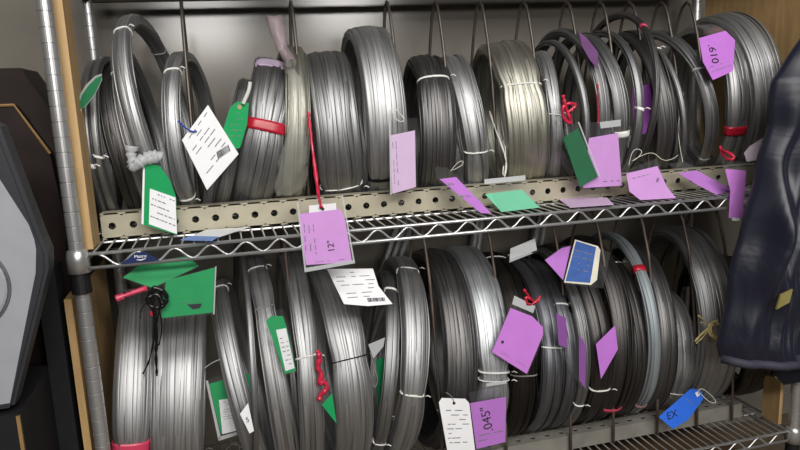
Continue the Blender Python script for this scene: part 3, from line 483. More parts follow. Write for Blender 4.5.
# ------------------------------------------------------------------ shelving rack
RL, RD = 62.4, 16.4
rack = thing('shelving_rack', 'chrome wire shelving rack holding all the wire coils', 'shelving rack', (RL/2, RD/2, -36))
def post(x, y, top):
    prof = [(.5, -36)]; z = -35.04
    while z < top-.6:
        prof += [(.5, z-.05), (.44, z-.025), (.44, z+.025), (.5, z+.05)]; z += 1.0
    prof += [(.5, top)]
    m = MB(); m.lathe(prof, x, y, 24); m.build('post', 'chrome', rack)
for x, y in ((0, 0), (RL, 0), (0, RD), (RL, RD)): post(x, y, 26.5)
def wire_shelf(z, badge_x):
    m = MB()
    n = int(RL/.83)
    for i in range(1, n): m.tube([(i*.83+.2, -.05, z+.06), (i*.83+.2, RD+.05, z+.06)], .065, 6)
    for y in (4.1, 8.2, 12.3): m.tube([(0, y, z-.06), (RL, y, z-.06)], .1, 8)
    mat = m.build('wire_shelf', 'shelfwire', rack); msub = sub(mat, rack)
    for y in (0, RD):
        m = MB(); m.tube([(.4, y, z-.06), (RL-.4, y, z-.06)], .13, 10); m.tube([(.4, y, z-1.05), (RL-.4, y, z-1.05)], .13, 10)
        zz = [(1.35+2.47*i*.5, y, (z-1.0) if i % 2 else (z-.16)) for i in range(49)]
        P = []
        for a, c in zip(zz[:-1], zz[1:]):
            for t in (0, .12, .3, .5, .7, .88): 
                s = t-math.sin(2*math.pi*t)/(2*math.pi)*.55; P.append((a[0]+(c[0]-a[0])*t, y, a[2]+(c[2]-a[2])*s))
        m.tube(P, .085, 8); m.build('truss', 'shelfwire', msub, smooth=True)
    for x in (0, RL):
        m = MB(); m.tube([(x, .4, z-.06), (x, RD-.4, z-.06)], .13, 10); m.tube([(x, .4, z-1.05), (x, RD-.4, z-1.05)], .13, 10)
        m.tube([(x, .8+i*1.24, (z-1.) if i % 2 else (z-.16)) for i in range(13)], .085, 8); m.build('truss', 'shelfwire', msub)
    for x in (0, RL):
        for y in (0, RD):
            m = MB(); m.lathe([(.52, z-1.3), (.78, z-1.25), (.74, z-.2), (.66, z+.25), (.52, z+.35)], x, y, 24); m.build('corner_collar', 'chrome', msub, smooth=True)
            m = MB(); m.lathe([(.515, z-2.75), (.66, z-2.7), (.62, z-1.3), (.515, z-1.28)], x, y, 24); m.build('split_sleeve', 'sleeve', msub)
    if badge_x:
        x = badge_x; m = MB()
        m.slab([(x-1.3, -.17, z-.92), (x+1.3, -.17, z-.92), (x+.42, -.17, z-.22), (x-.12, -.17, z-.2)][::1], (0, -1, 0), .1)
        m.build('badge', 'badge', msub); bs = msub
        font_mesh('badge_lettering', 'Metro', 'paper', bs, (x+.08, -.19, z-.5), (1, 0, 0), (0, 0, 1), .24)
        m = MB(); m.tube([(x-.2, -.2, z-.72), (x+.1, -.2, z-.76), (x+.42, -.2, z-.68)], [.02, .045, .02], 6); m.build('badge_swoosh', 'paper', bs)
wire_shelf(0, 3.95)
wire_shelf(-24, None)
# straight lengths of wire stock leaning at the back
def rod_stock(xs, dx, label):
    t = thing('straight_wire_stock', label, 'wire stock', (xs[0]-dx, 18.5, -24))
    m = MB()
    for x in xs: m.tube([(x-dx, 18.9, -24), (x, 18.9, -1.6)], .3, 10)
    m.build('rods', 'zincwire', t, smooth=True)
rod_stock((28.5, 29.3, 30.1), 9, 'pale straight wire lengths leaning behind the lower coils, right of the large lilac tag')
rod_stock((37.3, 37.9), 4, 'pair of pale straight wires leaning behind the bright silvery coil')
rod_stock((44.8, 45.7), 4, 'pale straight wires leaning behind the empty sleeve')
m = MB(); m.box((-.6, -.6, 25), (RL+.6, RD+.6, 26)); m.build('shade_board', 'topboard', rack)  # unseen solid board, added overhead to shade the coil tops
m = MB(); m.tube([(0, RD, 19.35), (RL, RD, 20.4)], .42, 12); m.tube([(0, 0, 20.1), (0, RD, 19.35)], .4, 10); m.tube([(RL, 0, 20.1), (RL, RD, 20.4)], .4, 10); m.build('top_rail', 'topboard', rack)

# plywood end boards standing on the shelves
def board(x0, x1, y0, y1, z0, z1, mat, label):
    m = MB(); m.box((x0, y0, z0), (x1, y1, z1)); o = m.build('plywood_board', mat); tag_props(o, label, 'board'); return o
board(.27, .92, .8, 3.5, .13, 17.3, 'plywood', 'narrow plywood board standing on the upper shelf at the left post')
board(-1.5, -1.0, 1.2, 15.6, -35.9, -3.4, 'plywood_dull', 'plywood board upright behind the left post below the upper shelf')
board(63.2, 63.8, -.2, 16.0, .13, 19.5, 'plywood_dull', 'large plywood board closing the right end above the upper shelf')
board(61.6, 62.0, 1.1, 3.2, -23.87, -19.4, 'plywood', 'low plywood block standing on the lower shelf by the right post')

# perforated bars that keep the coils from rolling
def bar(y0, y1, z0, z1, x0, x1, mat, label, front):
    t = thing('perforated_bar', label, 'metal bar', ((x0+x1)/2, (y0+y1)/2, z0))
    m = MB(); hx = x0+.75; zc = (z0+z1)/2; yc = (y0+y1)/2; R = .27
    # one face is pierced by a row of round holes (ring of quads round each hole)
    def pierced(face):
        x = x0; k = 16
        while x < x1-1.49:
            cx = x+.75; vs = []; 
            for j in range(k):
                a = 2*math.pi*j/k; vs.append((cx+R*math.cos(a), R*math.sin(a)))
            h = (z1-z0)/2 if face == 'front' else (y1-y0)/2
            for j in range(k):
                a = 2*math.pi*j/k; c, s = math.cos(a), math.sin(a); q = 1/max(abs(c)/.75, abs(s)/h)
                vs.append((cx+c*q, s*q))
            for j in range(k):
                vs.append((vs[j][0], vs[j][1]))
            if face == 'front': V = [(u, y0 if i < 2*k else y0+.12, zc+w) for i, (u, w) in enumerate(vs)]
            else: V = [(u, yc+w, z1 if i < 2*k else z1-.12) for i, (u, w) in enumerate(vs)]
            F = [(j, (j+1) % k, k+(j+1) % k, k+j) for j in range(k)]+[(j, 2*k+j, 2*k+(j+1) % k, (j+1) % k) for j in range(k)]
            m.add(V, F)
            # square corners left over between the ray fan and the cell
            x += 1.5
        return x
    xe = pierced(front)
    th = .12
    if front == 'front':
        m.box((x0, y0, z1-th), (xe, y1, z1)); m.box((x0, y0, z0), (xe, y1, z0+th))
    else:
        m.box((x0, y0, z0), (xe, y0+th, z1-.001)); m.box((x0, y1-th, z0), (xe, y1, z1-.001))
    m.build('channel', mat, t)
    return t
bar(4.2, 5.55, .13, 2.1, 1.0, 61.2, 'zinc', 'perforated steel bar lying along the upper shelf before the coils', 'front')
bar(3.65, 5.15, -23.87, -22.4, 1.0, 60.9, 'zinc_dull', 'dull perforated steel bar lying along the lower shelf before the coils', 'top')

# hairpin divider rods
def upper_rod(x, label, lean=0):
    prof = [(-3.65, 2.05), (-3.3, 6), (-2.6, 11), (-1.75, 14.5), (-1.05, 16.6), (-.6, 17.5), (0, 17.95), (.6, 17.5), (1.05, 16.6), (1.75, 14.5), (2.6, 11), (3.3, 6), (3.9, .2)]
    m = MB(); m.tube([(x+lean*(z-9), 9.2+y, z) for y, z in prof], .14, 8)
    o = m.build('divider_rod', 'rod', smooth=True); tag_props(o, label, 'divider rod', 'hairpin divider rods on the upper shelf')
URODS = [(8.05, 'leftmost, above the white paper label'), (16.75, 'beside the bag-wrapped coil'), (25.0, 'just right of the tall wide coil'),
    (29.4, 'in front of the cream-tied dark coil'), (33.6, 'left of the wide pale coil'), (37.9, 'behind the top of the wide pale coil'),
    (42.3, 'just right of the wide pale coil'), (45.8, 'fourth upright from the right on the upper shelf'), (49.0, 'third upright from the right on the upper shelf'), (52.5, 'left of the .610 tag'), (55.4, 'at the left edge of the .610 tag')]
for x, s in URODS: upper_rod(x, 'dark hairpin divider rod '+s)
def lower_rod(x, label):
    prof = [(3.3, -23.85), (3.45, -20), (3.9, -15.5), (4.6, -10.5), (5.5, -6), (6.5, -3.3), (7.5, -1.8), (8.6, -1.35), (9.7, -1.8), (10.7, -3.3), (11.7, -6), (12.6, -10.5), (13.3, -15.5), (13.8, -23.85)]
    m = MB(); m.tube([(x, y, z) for y, z in prof], .14, 8)
    o = m.build('divider_rod', 'rustrod', smooth=True); tag_props(o, label, 'divider rod', 'hairpin divider rods on the lower shelf')
LRODS = [(14.2, 14.6, 'beside the coil with the small green and white tag'), (25.6, 26.9, 'left of the silvery bright coil pair'), (31.6, 33.1, 'at the top left of the near-black coil'), (37.5, 39.7, 'behind the blue tag in its clear sleeve'),
    (41.8, 44.3, 'meeting the bar under the coil with a slanted purple tag'), (46.0, 49.2, 'meeting the bar left of the blue tag with a ring'), (50.3, 53.8, 'in the dark gap above the blue tag with a ring'), (54.4, 58.0, 'rightmost, beside the jacket')]
for a, c, s in LRODS: lower_rod(c, 'rusty divider rod '+s)

# ------------------------------------------------------------------ wire coils
def coil(key, tone, label, t=None, rs=.085, loose=.12):
    cx, cy, cz, lean, yaw, R, w, ties = COILS[key]
    n = np.array([1, -yaw, -lean]); n /= np.linalg.norm(n)
    ez = np.array([0, 0, 1.])-n*n[2]; ez /= np.linalg.norm(ez); ey = np.cross(ez, n)
    c = np.array([cx, cy, cz]); r = np.random.RandomState(sum(map(ord, key))*7+len(key))
    if t is None: t = min(max(.5*w, .75), 1.35) if w > .8 else w*.95
    rs = min(rs, w*.24)
    group = 'wire coils on the upper shelf' if key[0] == 'U' else 'wire coils on the lower shelf'
    base = c-ez*R
    root = thing('wire_coil', label, 'wire coil', base, group)
    SEG = 120; A = np.linspace(0, 2*math.pi, SEG, endpoint=False)
    e = 2.6
    def section(f): return w/2*np.sign(np.cos(f))*abs(np.cos(f))**(2/e), t/2*np.sign(np.sin(f))*abs(np.sin(f))**(2/e)
    def pinch(a):
        s = np.ones_like(a)
        for kind, at, wd in ties:
            d = (a-at+math.pi) % (2*math.pi)-math.pi; s = s-.12*np.exp(-(d/.13)**2)
        return s
    PA = pinch(A)
    def place(a, rad, off):    # angle from the front, radius, sideways
        return c+rad[:, None]*(-np.cos(a)[:, None]*ey+np.sin(a)[:, None]*ez)+off[:, None]*n
    # where the strands sit round the section
    F = np.linspace(0, 2*math.pi, 400, endpoint=False); S = np.array([section(f) for f in F]).T if False else np.array([[section(f)[0], section(f)[1]] for f in F])
    dl = np.r_[0, np.cumsum(np.hypot(*(np.diff(np.vstack([S, S[:1]]), axis=0).T)))]
    ns = max(5, int(dl[-1]/(1.3*rs)))
    V = []; FS = []; UV = []; base_i = 0; K = 12
    ph0 = r.rand()
    def drift():
        ph = r.rand(4)*6.28; k1, k2 = r.randint(1, 4), r.randint(3, 7)
        return (np.sin(k1*A+ph[0])+.5*np.sin(k2*A+ph[1])), (np.sin(k2*A+ph[2])+.6*np.sin(k1*A+ph[3]))
    def strand(x, y, tx, ty, wa, hb, idx, amp):
        # one flat bundle of strands: half width wa along the section's edge, half height hb across it
        nonlocal base_i
        gx, gy = drift(); dx = amp*gx; dy = amp*.55*gy
        tw = .16*np.sin(A*r.randint(1, 3)+r.rand()*6.28)*min(1, amp*8)
        X = (x+dx)*PA; Y = y*PA+dy
        for j in range(K):
            f = 2*math.pi*(j+.5)/K; ca = wa*np.sign(math.cos(f))*abs(math.cos(f))**.7; sb = hb*np.sign(math.sin(f))*abs(math.sin(f))**.42
            V.append(place(A, R-t/2+Y+ca*(ty+tw*tx)+sb*(tx), X+ca*(tx-tw*ty)-sb*(ty)))
        for i in range(SEG):
            i2 = (i+1) % SEG
            for j in range(K):
                j2 = (j+1) % K
                FS.append((base_i+j*SEG+i, base_i+j*SEG+i2, base_i+j2*SEG+i2, base_i+j2*SEG+i))
                u0, u1 = A[i]*R, (A[i]+2*math.pi/SEG)*R; v0, v1 = idx+j/K*.98, idx+(j+1)/K*.98
                UV.extend((u0, v0, u1, v0, u1, v1, u0, v1))
        base_i += K*SEG
    per = dl[-1]; d = 0; q = 0; FX = np.r_[F, 2*math.pi]
    while d < per-.12:
        sp = min(r.uniform(.16, .46)*min(1, .45+w*.4), per/5)
        if per-d-sp < .15: sp = per-d
        f = np.interp(d+sp/2, dl, FX); sx, sy = section(f); e1, e2 = section(f-.03), section(f+.03)
        tx, ty = e2[0]-e1[0], e2[1]-e1[1]; ln = max(math.hypot(tx, ty), 1e-9); tx /= ln; ty /= ln
        hb = min(.055, w*.13); ins = hb*.9+r.uniform(0, .045)*min(1, w/1.2)+(.06 if q % 5 == 4 else 0)
        # inward normal of the section is (-ty, tx) for this winding
        strand(sx-ty*ins, sy+tx*ins, tx, ty, sp*.66, hb, q+1, loose*min(1, w/1.6)*r.uniform(.25, .8))
        d += sp; q += 1
    if w > .8:      # filling strands
        for q, (a, bq) in enumerate([(x, y) for x in np.arange(-w/2+.42, w/2-.4, .42) for y in ((0,) if t < 1.1 else (-.2, .2))]): strand(a, bq, 1, 0, .3, .3, 160+q, .02)
    V = np.vstack(V)
    me = bpy.data.meshes.new('wire_bundle'); nf = len(FS)
    me.vertices.add(len(V)); me.vertices.foreach_set('co', ((V-base)*IN).ravel())
    me.loops.add(nf*4); me.loops.foreach_set('vertex_index', np.array(FS, np.int32).ravel())
    me.polygons.add(nf); me.polygons.foreach_set('loop_start', np.arange(nf, dtype=np.int32)*4)
    me.update(calc_edges=True); me.polygons.foreach_set('use_smooth', [True]*nf)
    uv = me.uv_layers.new(name='uv'); uv.data.foreach_set('uv', np.array(UV, np.float32))
    me.materials.append(MATS['wire_'+tone])
    o = bpy.data.objects.new('wire_bundle', me); col.objects.link(o); o.parent = root['_obj']
    for kind, at, wd in ties:
        m = MB(); L = 28; rows = []
        wide = wd > .45; h = .05
        offs = [(-wd/2, -.05), (-wd/2, h), (-wd/6, h+.03), (wd/6, h+.03), (wd/2, h), (wd/2, -.05)]
        nst = max(1, int(wd/.35)) if wide else 1
        if nst > 1: offs = [(-wd/2, -.05)]+[(-wd/2+wd*i/(nst*2), h+.02*(i % 2)) for i in range(nst*2+1)]+[(wd/2, -.05)]
        vs = []
        for dw, hh in offs:
            for j in range(L):
                f = 2*math.pi*j/L; sx, sy = section(f); s = .93 if wide else .88
                ln = math.hypot(sx, sy); k = s*(1+hh/ln)+.03
                skew = 0 if wide else .12*math.cos(f)*((hash(key) if False else len(key)) % 3-1)
                a = np.array([at+(dw+skew)/R]); vs.append(place(a, np.array([R-t/2+sy*k]), np.array([sx*k]))[0])
        q = len(offs)
        fs = [(i*L+j, i*L+(j+1) % L, (i+1)*L+(j+1) % L, (i+1)*L+j) for i in range(q-1) for j in range(L)]
        fs += [((q-1)*L+j, (q-1)*L+(j+1) % L, (j+1) % L, j) for j in range(L)]
        m.add(vs, fs)
        if not wide and kind == 'white':   # knot ends
            f = -.5; 
            p0 = place(np.array([at]), np.array([R-t/2+t*.45]), np.array([w/2*.95]))[0]
            m.tube([p0, p0+np.array([.18, -.15, .1]), p0+np.array([.42, -.2, -.05])], .05, 6)
        MN = {'white': 'white', 'lilac': 'lilac_tape'}.get(kind, kind)
        oo = m.build('tape_band' if wide else 'tie_band', MN, root, smooth=True)
        if wide: oo['label'] = {'red': 'red tape', 'lilac': 'lilac tape', 'pink': 'pink tape', 'brown': 'brown tape', 'white': 'white tape'}.get(kind, kind+' tape')
    return root
CL = [
 ('U1a', 'mid', 'thin grey wire coil against the left plywood board, outermost on the upper shelf'),
 ('U1b', 'mid', 'thin grey wire coil second from the left board on the upper shelf, small white tie'),
 ('U1c', 'deep', 'dark leaning wire coil behind the dark green tag at upper left'),
 ('U2', 'light', 'tall open wire coil at upper left with white tie at its crown, highest ring there'),
 ('U2b', 'light', 'leaning wire coil showing behind the tall open ring at upper left'),
 ('U3', 'light', 'narrow wire coil with white ties top and bottom, left of the white paper label'),
 ('U4', 'mid', 'tilted wire coil behind the hanging green tag and white paper label'),
 ('U5', 'mid', 'wide tilted wire coil with lilac tape on top and a red tape band'),
 ('U6', 'warm', 'wire coil wrapped in a clear plastic bag with a twisted purple tail'),
 ('U7', 'mid', 'wide dark wire coil behind the red tape cord on the upper shelf'),
 ('U8', 'light', 'tall wide wire coil carrying the narrow lilac sleeve, upper shelf centre left'),
 ('U9', 'dark', 'dark wire coil with a cream tie around its top, upper shelf centre'),
 ('U10', 'light', 'plain grey wire coil leaning against the cream-tied dark coil'),
 ('U11', 'warm', 'wide pale warm-grey wire coil with a white tie, middle of upper shelf'),
 ('U12', 'light', 'slim wire coil pressed against the right side of the wide pale coil'),
 ('U13', 'mid', 'loose thin ring of wire just right of the slim coil beside the pale one'),
 ('U14', 'mid', 'wire coil with a shade-darkened purple scrap on its top, above the lilac tag'),
 ('U15', 'mid', 'grey wire coil with a white tape patch low on its front, beside the lilac tag'),
 ('U16', 'dark', 'tall thin wire ring with a pink tie, standing behind its neighbours'),
 ('U17', 'mid', 'narrow wire ring with white tape in front of the deep purple tag'),
 ('U18', 'mid', 'very thin wire ring with a small white tie right of the pink-tied ring'),
 ('U19', 'dark', 'dark wire coil low behind the thin white-tied ring'),
 ('U20', 'deep', 'dark slim wire coil left of the white-tied coil near the .610 tag') if False else
 ('U20', 'mid', 'wire coil with a white tie at left edge of the purple .610 tag'),
 ('U21', 'light', 'wire coil with red tape band hung with the purple .610 tag'),
 ('U22', 'light', 'largest wire coil at the right end of upper shelf, against the plywood'),
 ('L1a', 'light', 'leftmost wire coil on the lower shelf with pink tape at the bottom'),
 ('L1b', 'light', 'wide wire coil under the large green tag at lower left'),
 ('L2', 'light', 'wire coil in front of the green sleeved tag with a white scrap, lower left'),
 ('L3', 'mid', 'very thin wire ring between two thicker coils at lower left'),
 ('L4', 'light', 'wire coil carrying the small green tag with a white label'),
 ('L5', 'light', 'wire coil with a white tie left of the red tape tangle'),
 ('L6', 'light', 'wide wire coil below the white printed paper, bound by a black wire'),
 ('L8a', 'mid', 'narrow wire coil with white ties left of the twin-tied coil, lower centre'),
 ('L8b', 'light', 'wire coil with thin white ties at crown and low front, lower centre'),
 ('L9', 'dark', 'dark grey wide wire coil touching the silvery one on the lower shelf'),
 ('L10', 'bright', 'bright silvery wire coil above the purple .045 tag'),
 ('L11', 'black', 'near-black wire coil behind the purple tag with a red knot'),
 ('L12', 'slate', 'slate wire coil with a white tie right of the near-black coil'),
 ('L13', 'slate', 'narrow slate wire coil in front of the half-hidden purple tag'),
 ('L14', 'mid', 'thin wire coil below the blue tag, white tie near its foot'),
 ('L15', 'deep', 'wire coil with the slanted purple tag across its front'),
 ('L16a', 'deep', 'dark wire coil just right of the slanted purple tag, pink tape at foot'),
 ('L16b', 'deep', 'dark wire coil with a white tie, left of the pale blue-grey ring'),
 ('L17', 'blue', 'matt blue-grey wire coil with a red tape band'),
 ('L18', 'dark', 'dark wire coil just right of the blue-grey ring'),
 ('L19', 'light', 'small shiny dark wire coil above the blue tag with a ring'),
 ('L20', 'light', 'large wire coil left of the jacket, tied with raffia'),
 ('L21', 'deep', 'dark wire coil under the jacket at the lower right end'),
]
THICK = {'U2': 1.1, 'U3': 1.0, 'U11': 1.2, 'U13': .5, 'U22': 1.5, 'L20': 1.5, 'L1b': 1.4, 'L2': 1.1}
for key, tone, label in CL: coil(key, tone, label, THICK.get(key))

# clear bag round the bagged coil
m = MB(); K = 22
path = [(14.95, 16.3, .62), (15.13, 15.2, .6), (15.34, 13.8, .42), (15.87, 12.9, .5), (16.16, 11.7, .52), (16.11, 9.9, .62), (15.99, 8.05, .72), (15.71, 6.1, 1.0), (15.45, 4.6, 1.2), (15.19, 3.0, 1.18), (14.96, 2.35, .9)]
bagrng = random.Random(3)
BK = thing('plastic_bag', 'clear plastic bag sleeve drawn over a coil, tail twisted at the top', 'plastic bag', (15, 3, 2.3))
def bag_rows(rows):
    m = MB(); vs = []
    for i, (x, z, hw) in enumerate(rows):
        yc = 10.62-math.sqrt(max(7.05**2-(z-7.15)**2, 3)); yc = max(yc, 3.2) if z > 2.5 else yc
        if z > 12.5: yc = 4.2+(z-12.5)*.25
        dep = .45 if z > 13 else .75
        for j in range(K):
            a = 2*math.pi*j/K; k = 1+.13*math.sin(5*a+i*1.3)+bagrng.uniform(-.07, .07)
            vs.append((x+hw*k*math.cos(a), yc+.25+dep*k*math.sin(a)*(1 if hw > .5 else hw*1.6), z+bagrng.uniform(-.08, .08)))
    q = len(rows)
    m.add(vs, [(i*K+j, i*K+(j+1) % K, (i+1)*K+(j+1) % K, (i+1)*K+j) for i in range(q-1) for j in range(K)]+[tuple(range(K)), tuple(range((q-1)*K, q*K))[::-1]])
    return m
def fine(rows, k=3):
    o = []
    for a, c in zip(rows[:-1], rows[1:]):
        for i in range(k): t = i/k; o.append(tuple(a[d]+(c[d]-a[d])*t for d in range(3)))
    return o+[rows[-1]]
bag_rows(fine(path[3:])).build('bag_body', 'bagfilm', BK, smooth=True)
oo = bag_rows(fine(path[:4])).build('bag_tail', 'bagpurple', BK, smooth=True); oo['label'] = 'purple-tinted twisted tail'

# ------------------------------------------------------------------ tags, papers, ties
CAM = np.array(CAM_POS)
def build_tag(key, name, label, cat, bend=0., group=None):
    parts = TAGS[key]; first = next((p for p in parts if p[0] == 'poly'), None)
    allp = np.vstack([np.array(p[3]) for p in parts])
    if first is not None:
        P = np.array(first[3]); c = P.mean(0); nn = np.zeros(3)
        for i in range(len(P)): nn += np.cross(P[i]-c, P[(i+1) % len(P)]-c)
        nn /= np.linalg.norm(nn)
    else: c = allp.mean(0); nn = np.array([0, -1., 0])
    if nn.dot(CAM-c) < 0: nn = -nn
    top = allp[allp[:, 2].argmax()]
    t = thing(name, label, cat, top, group)
    lift = 0
    for p in parts:
        kind, pn, mat, pts = p[:4]; P = np.array(pts, float)
        if kind == 'poly':
            off = .10 if mat in ('clear',) else (.12 if mat in ('frost', 'darkplastic') else lift)
            m = MB(); m.slab(P+nn*off, nn, .02 if mat not in ('clear',) else .015); m.build(pn, mat, t)
            if mat not in ('clear', 'frost', 'darkplastic'): lift += .018
        elif kind in ('print', 'bar'):
            rows, cols = p[4], p[5]; m = MB(); r = random.Random(len(key)*31+rows*7+cols); Q = P+nn*(lift+.008)
            def at(u, v): return Q[0]*(1-u)*(1-v)+Q[1]*u*(1-v)+Q[2]*u*v+Q[3]*(1-u)*v
            if kind == 'bar':
                for i in range(rows):
                    u0 = i/rows; u1 = u0+r.uniform(.45, .9)/rows; m.slab([at(u0, 0), at(u1, 0), at(u1, 1), at(u0, 1)], nn, .006)
            else:
                for i in range(rows):
                    v0 = (i+.2)/rows; v1 = v0+.17/rows; u = r.uniform(0, .12)
                    while u < .95:
                        L = r.uniform(.3, 1.1)/cols
                        if r.random() < .72: m.slab([at(u, v0), at(min(1, u+L), v0), at(min(1, u+L), v1), at(u, v1)], nn, .006)
                        u += L+r.uniform(.1, .5)/cols
            if m.v: m.build(pn, 'print' if kind == 'print' else mat, t)
        elif kind == 'text':
            txt, size, (a, c2) = p[4], p[5], (None, None) if len(p) < 7 else p[6]
            du = np.array(c2)-np.array(a); dv = np.cross(nn, du)
            font_mesh(pn, txt, mat, t, P[0]+nn*(lift+.008), du, dv, size)
        elif kind == 'hole':
            r0 = p[4]; u = np.cross(nn, [0, 0, 1.]); u /= np.linalg.norm(u); v = np.cross(nn, u)
            m = MB(); m.slab([P[0]+nn*(lift+.01)+r0*(math.cos(a)*u+math.sin(a)*v) for a in np.linspace(0, 6.283, 14, endpoint=False)], nn, .012); m.build(pn, mat, t)
        elif kind == 'string':
            # smooth the polyline
            S = P+nn*.13
            for _ in range(2):
                S = np.vstack([S[:1]]+[np.array([.75*a+.25*c3, .25*a+.75*c3]) for a, c3 in zip(S[:-1], S[1:])]+[S[-1:]])
            rad = p[4]/2
            if 'knot' in pn or 'tape' in pn or 'twist' in pn or pn in ('strip', 'bag_knot'):
                r = random.Random(len(S)+int(rad*100)); R = [rad*r.uniform(.55, 1.35) for _ in S]
            else: R = rad
            m = MB(); m.tube(S, R, 7); m.build(pn, mat, t, smooth=True)
    return t
TL = [
 ('T1', 'hang_tag', 'bent green tag with white printed label hung from a plastic knot, over the left bar', 'tag'),
 ('T2', 'hang_tag', 'dark green curled tag with tan tape by the left plywood board', 'tag'),
 ('T3', 'paper_label', 'white printed paper label turned on its corner with a blue tie', 'paper label'),
 ('T4', 'hang_tag', 'green tag with an eyelet above the turned white paper label', 'tag'),
 ('T5', 'folded_paper', 'folded white paper with a blue edge lying on the upper shelf wires', 'paper'),
 ('T6', 'sleeved_tag', 'large lilac tag in a clear sleeve on a red tape cord before the upper shelf', 'tag'),
 ('T7', 'sleeved_tag', 'narrow pale lilac tag in a clear sleeve on the tall wide coil', 'tag'),
 ('T8', 'sleeved_tag', 'slanted purple tag in a clear sleeve leaning on the bar below the cream-tied coil', 'tag'),
 ('T9', 'sleeved_tag', 'teal green tag in a clear sleeve lying on the upper shelf', 'tag'),
 ('T11', 'sleeved_tag', 'upright lilac tag in a sleeve behind the dark green tag', 'tag'),
 ('T10', 'sleeved_tag', 'dark green sleeved tag with a red tape knot, upper shelf', 'tag'),
 ('T12', 'sleeved_tag', 'lilac tag with looped white string, drooping onto the upper shelf', 'tag'),
 ('T13', 'sleeved_tag', 'purple strip tag on a long white string lying toward the shelf edge', 'tag'),
 ('T14', 'paper_tag', 'pale pink-lilac tag lying flat on the upper shelf wires', 'tag'),
 ('T15', 'sleeved_tag', 'long purple tag hanging over the shelf edge beside the jacket', 'tag'),
 ('T23b', 'paper_tag', 'pale paper tag peeking out behind the jacket above the upper shelf', 'tag'),
 ('T16', 'paper_tag', 'purple tag numbered .610 at upper right', 'tag'),
 ('T17', 'paper_tag', 'deep purple tag behind the thin rings, upper right', 'tag'),
 ('T18', 'paper_tag', 'purple folded scrap coloured darker for shade, on a coil crown, upper right of centre', 'tag'),
 ('T19', 'sleeved_tag', 'green tag with shelf shadows and a pink tape end, hindmost at lower left', 'tag'),
 ('T20', 'sleeved_tag', 'large green sleeved tag with a dark pen mark, in front at lower left', 'tag'),
 ('STREAM', 'tape_streamer', 'frayed black plastic streamer knotted beside the large green tag', 'streamer'),
 ('T21', 'sleeved_tag', 'green tag with white label in a dark-edged sleeve behind a leaning coil', 'tag'),
 ('T22', 'hang_tag', 'small green tag with a long white label tied high on a lower coil', 'tag'),
 ('T23', 'paper_scrap', 'small white paper scrap marked 5 on a lower left coil', 'paper scrap'),
 ('T24', 'hang_tag', 'green tag corner below a red tape tangle between two lower coils', 'tag'),
 ('T25', 'paper_label', 'white printed paper with a barcode hanging under the upper shelf', 'paper label'),
 ('T26', 'hang_tag', 'dark green tag with a silvery sleeve top in a gap, lower centre', 'tag'),
 ('T27', 'hang_tag', 'white card tag with a punched hole at bottom centre', 'tag'),
 ('T28', 'sleeved_tag', 'purple tag numbered .045 in a clear sleeve beside the white card', 'tag'),
 ('T29', 'sleeved_tag', 'bright purple tilted tag with a red knot over the near-black coil', 'tag'),
 ('T30p', 'sleeved_tag', 'purple tag half hidden behind the blue sleeved tag', 'tag'),
 ('T30b', 'sleeved_tag', 'blue handwritten tag with cream edge in a clear sleeve under the upper shelf', 'tag'),
 ('T31', 'paper_tag', 'plain slanted purple tag on a dark lower coil, right of the deep purple strips', 'tag'),
 ('T32', 'sleeved_tag', 'deep purple tag seen in strips behind slate coils', 'tag'),
 ('T33', 'plastic_sleeve', 'empty clear sleeve with a silver strip under the upper shelf', 'sleeve'),
 ('T34', 'hang_tag', 'blue tag on a wire ring hanging over the lower bar', 'tag'),
 ('RAFFIA', 'raffia_tie', 'knotted straw-coloured raffia tie next to the jacket', 'tie'),
]
for key, name, label, cat in TL: build_tag(key, name, label, cat)

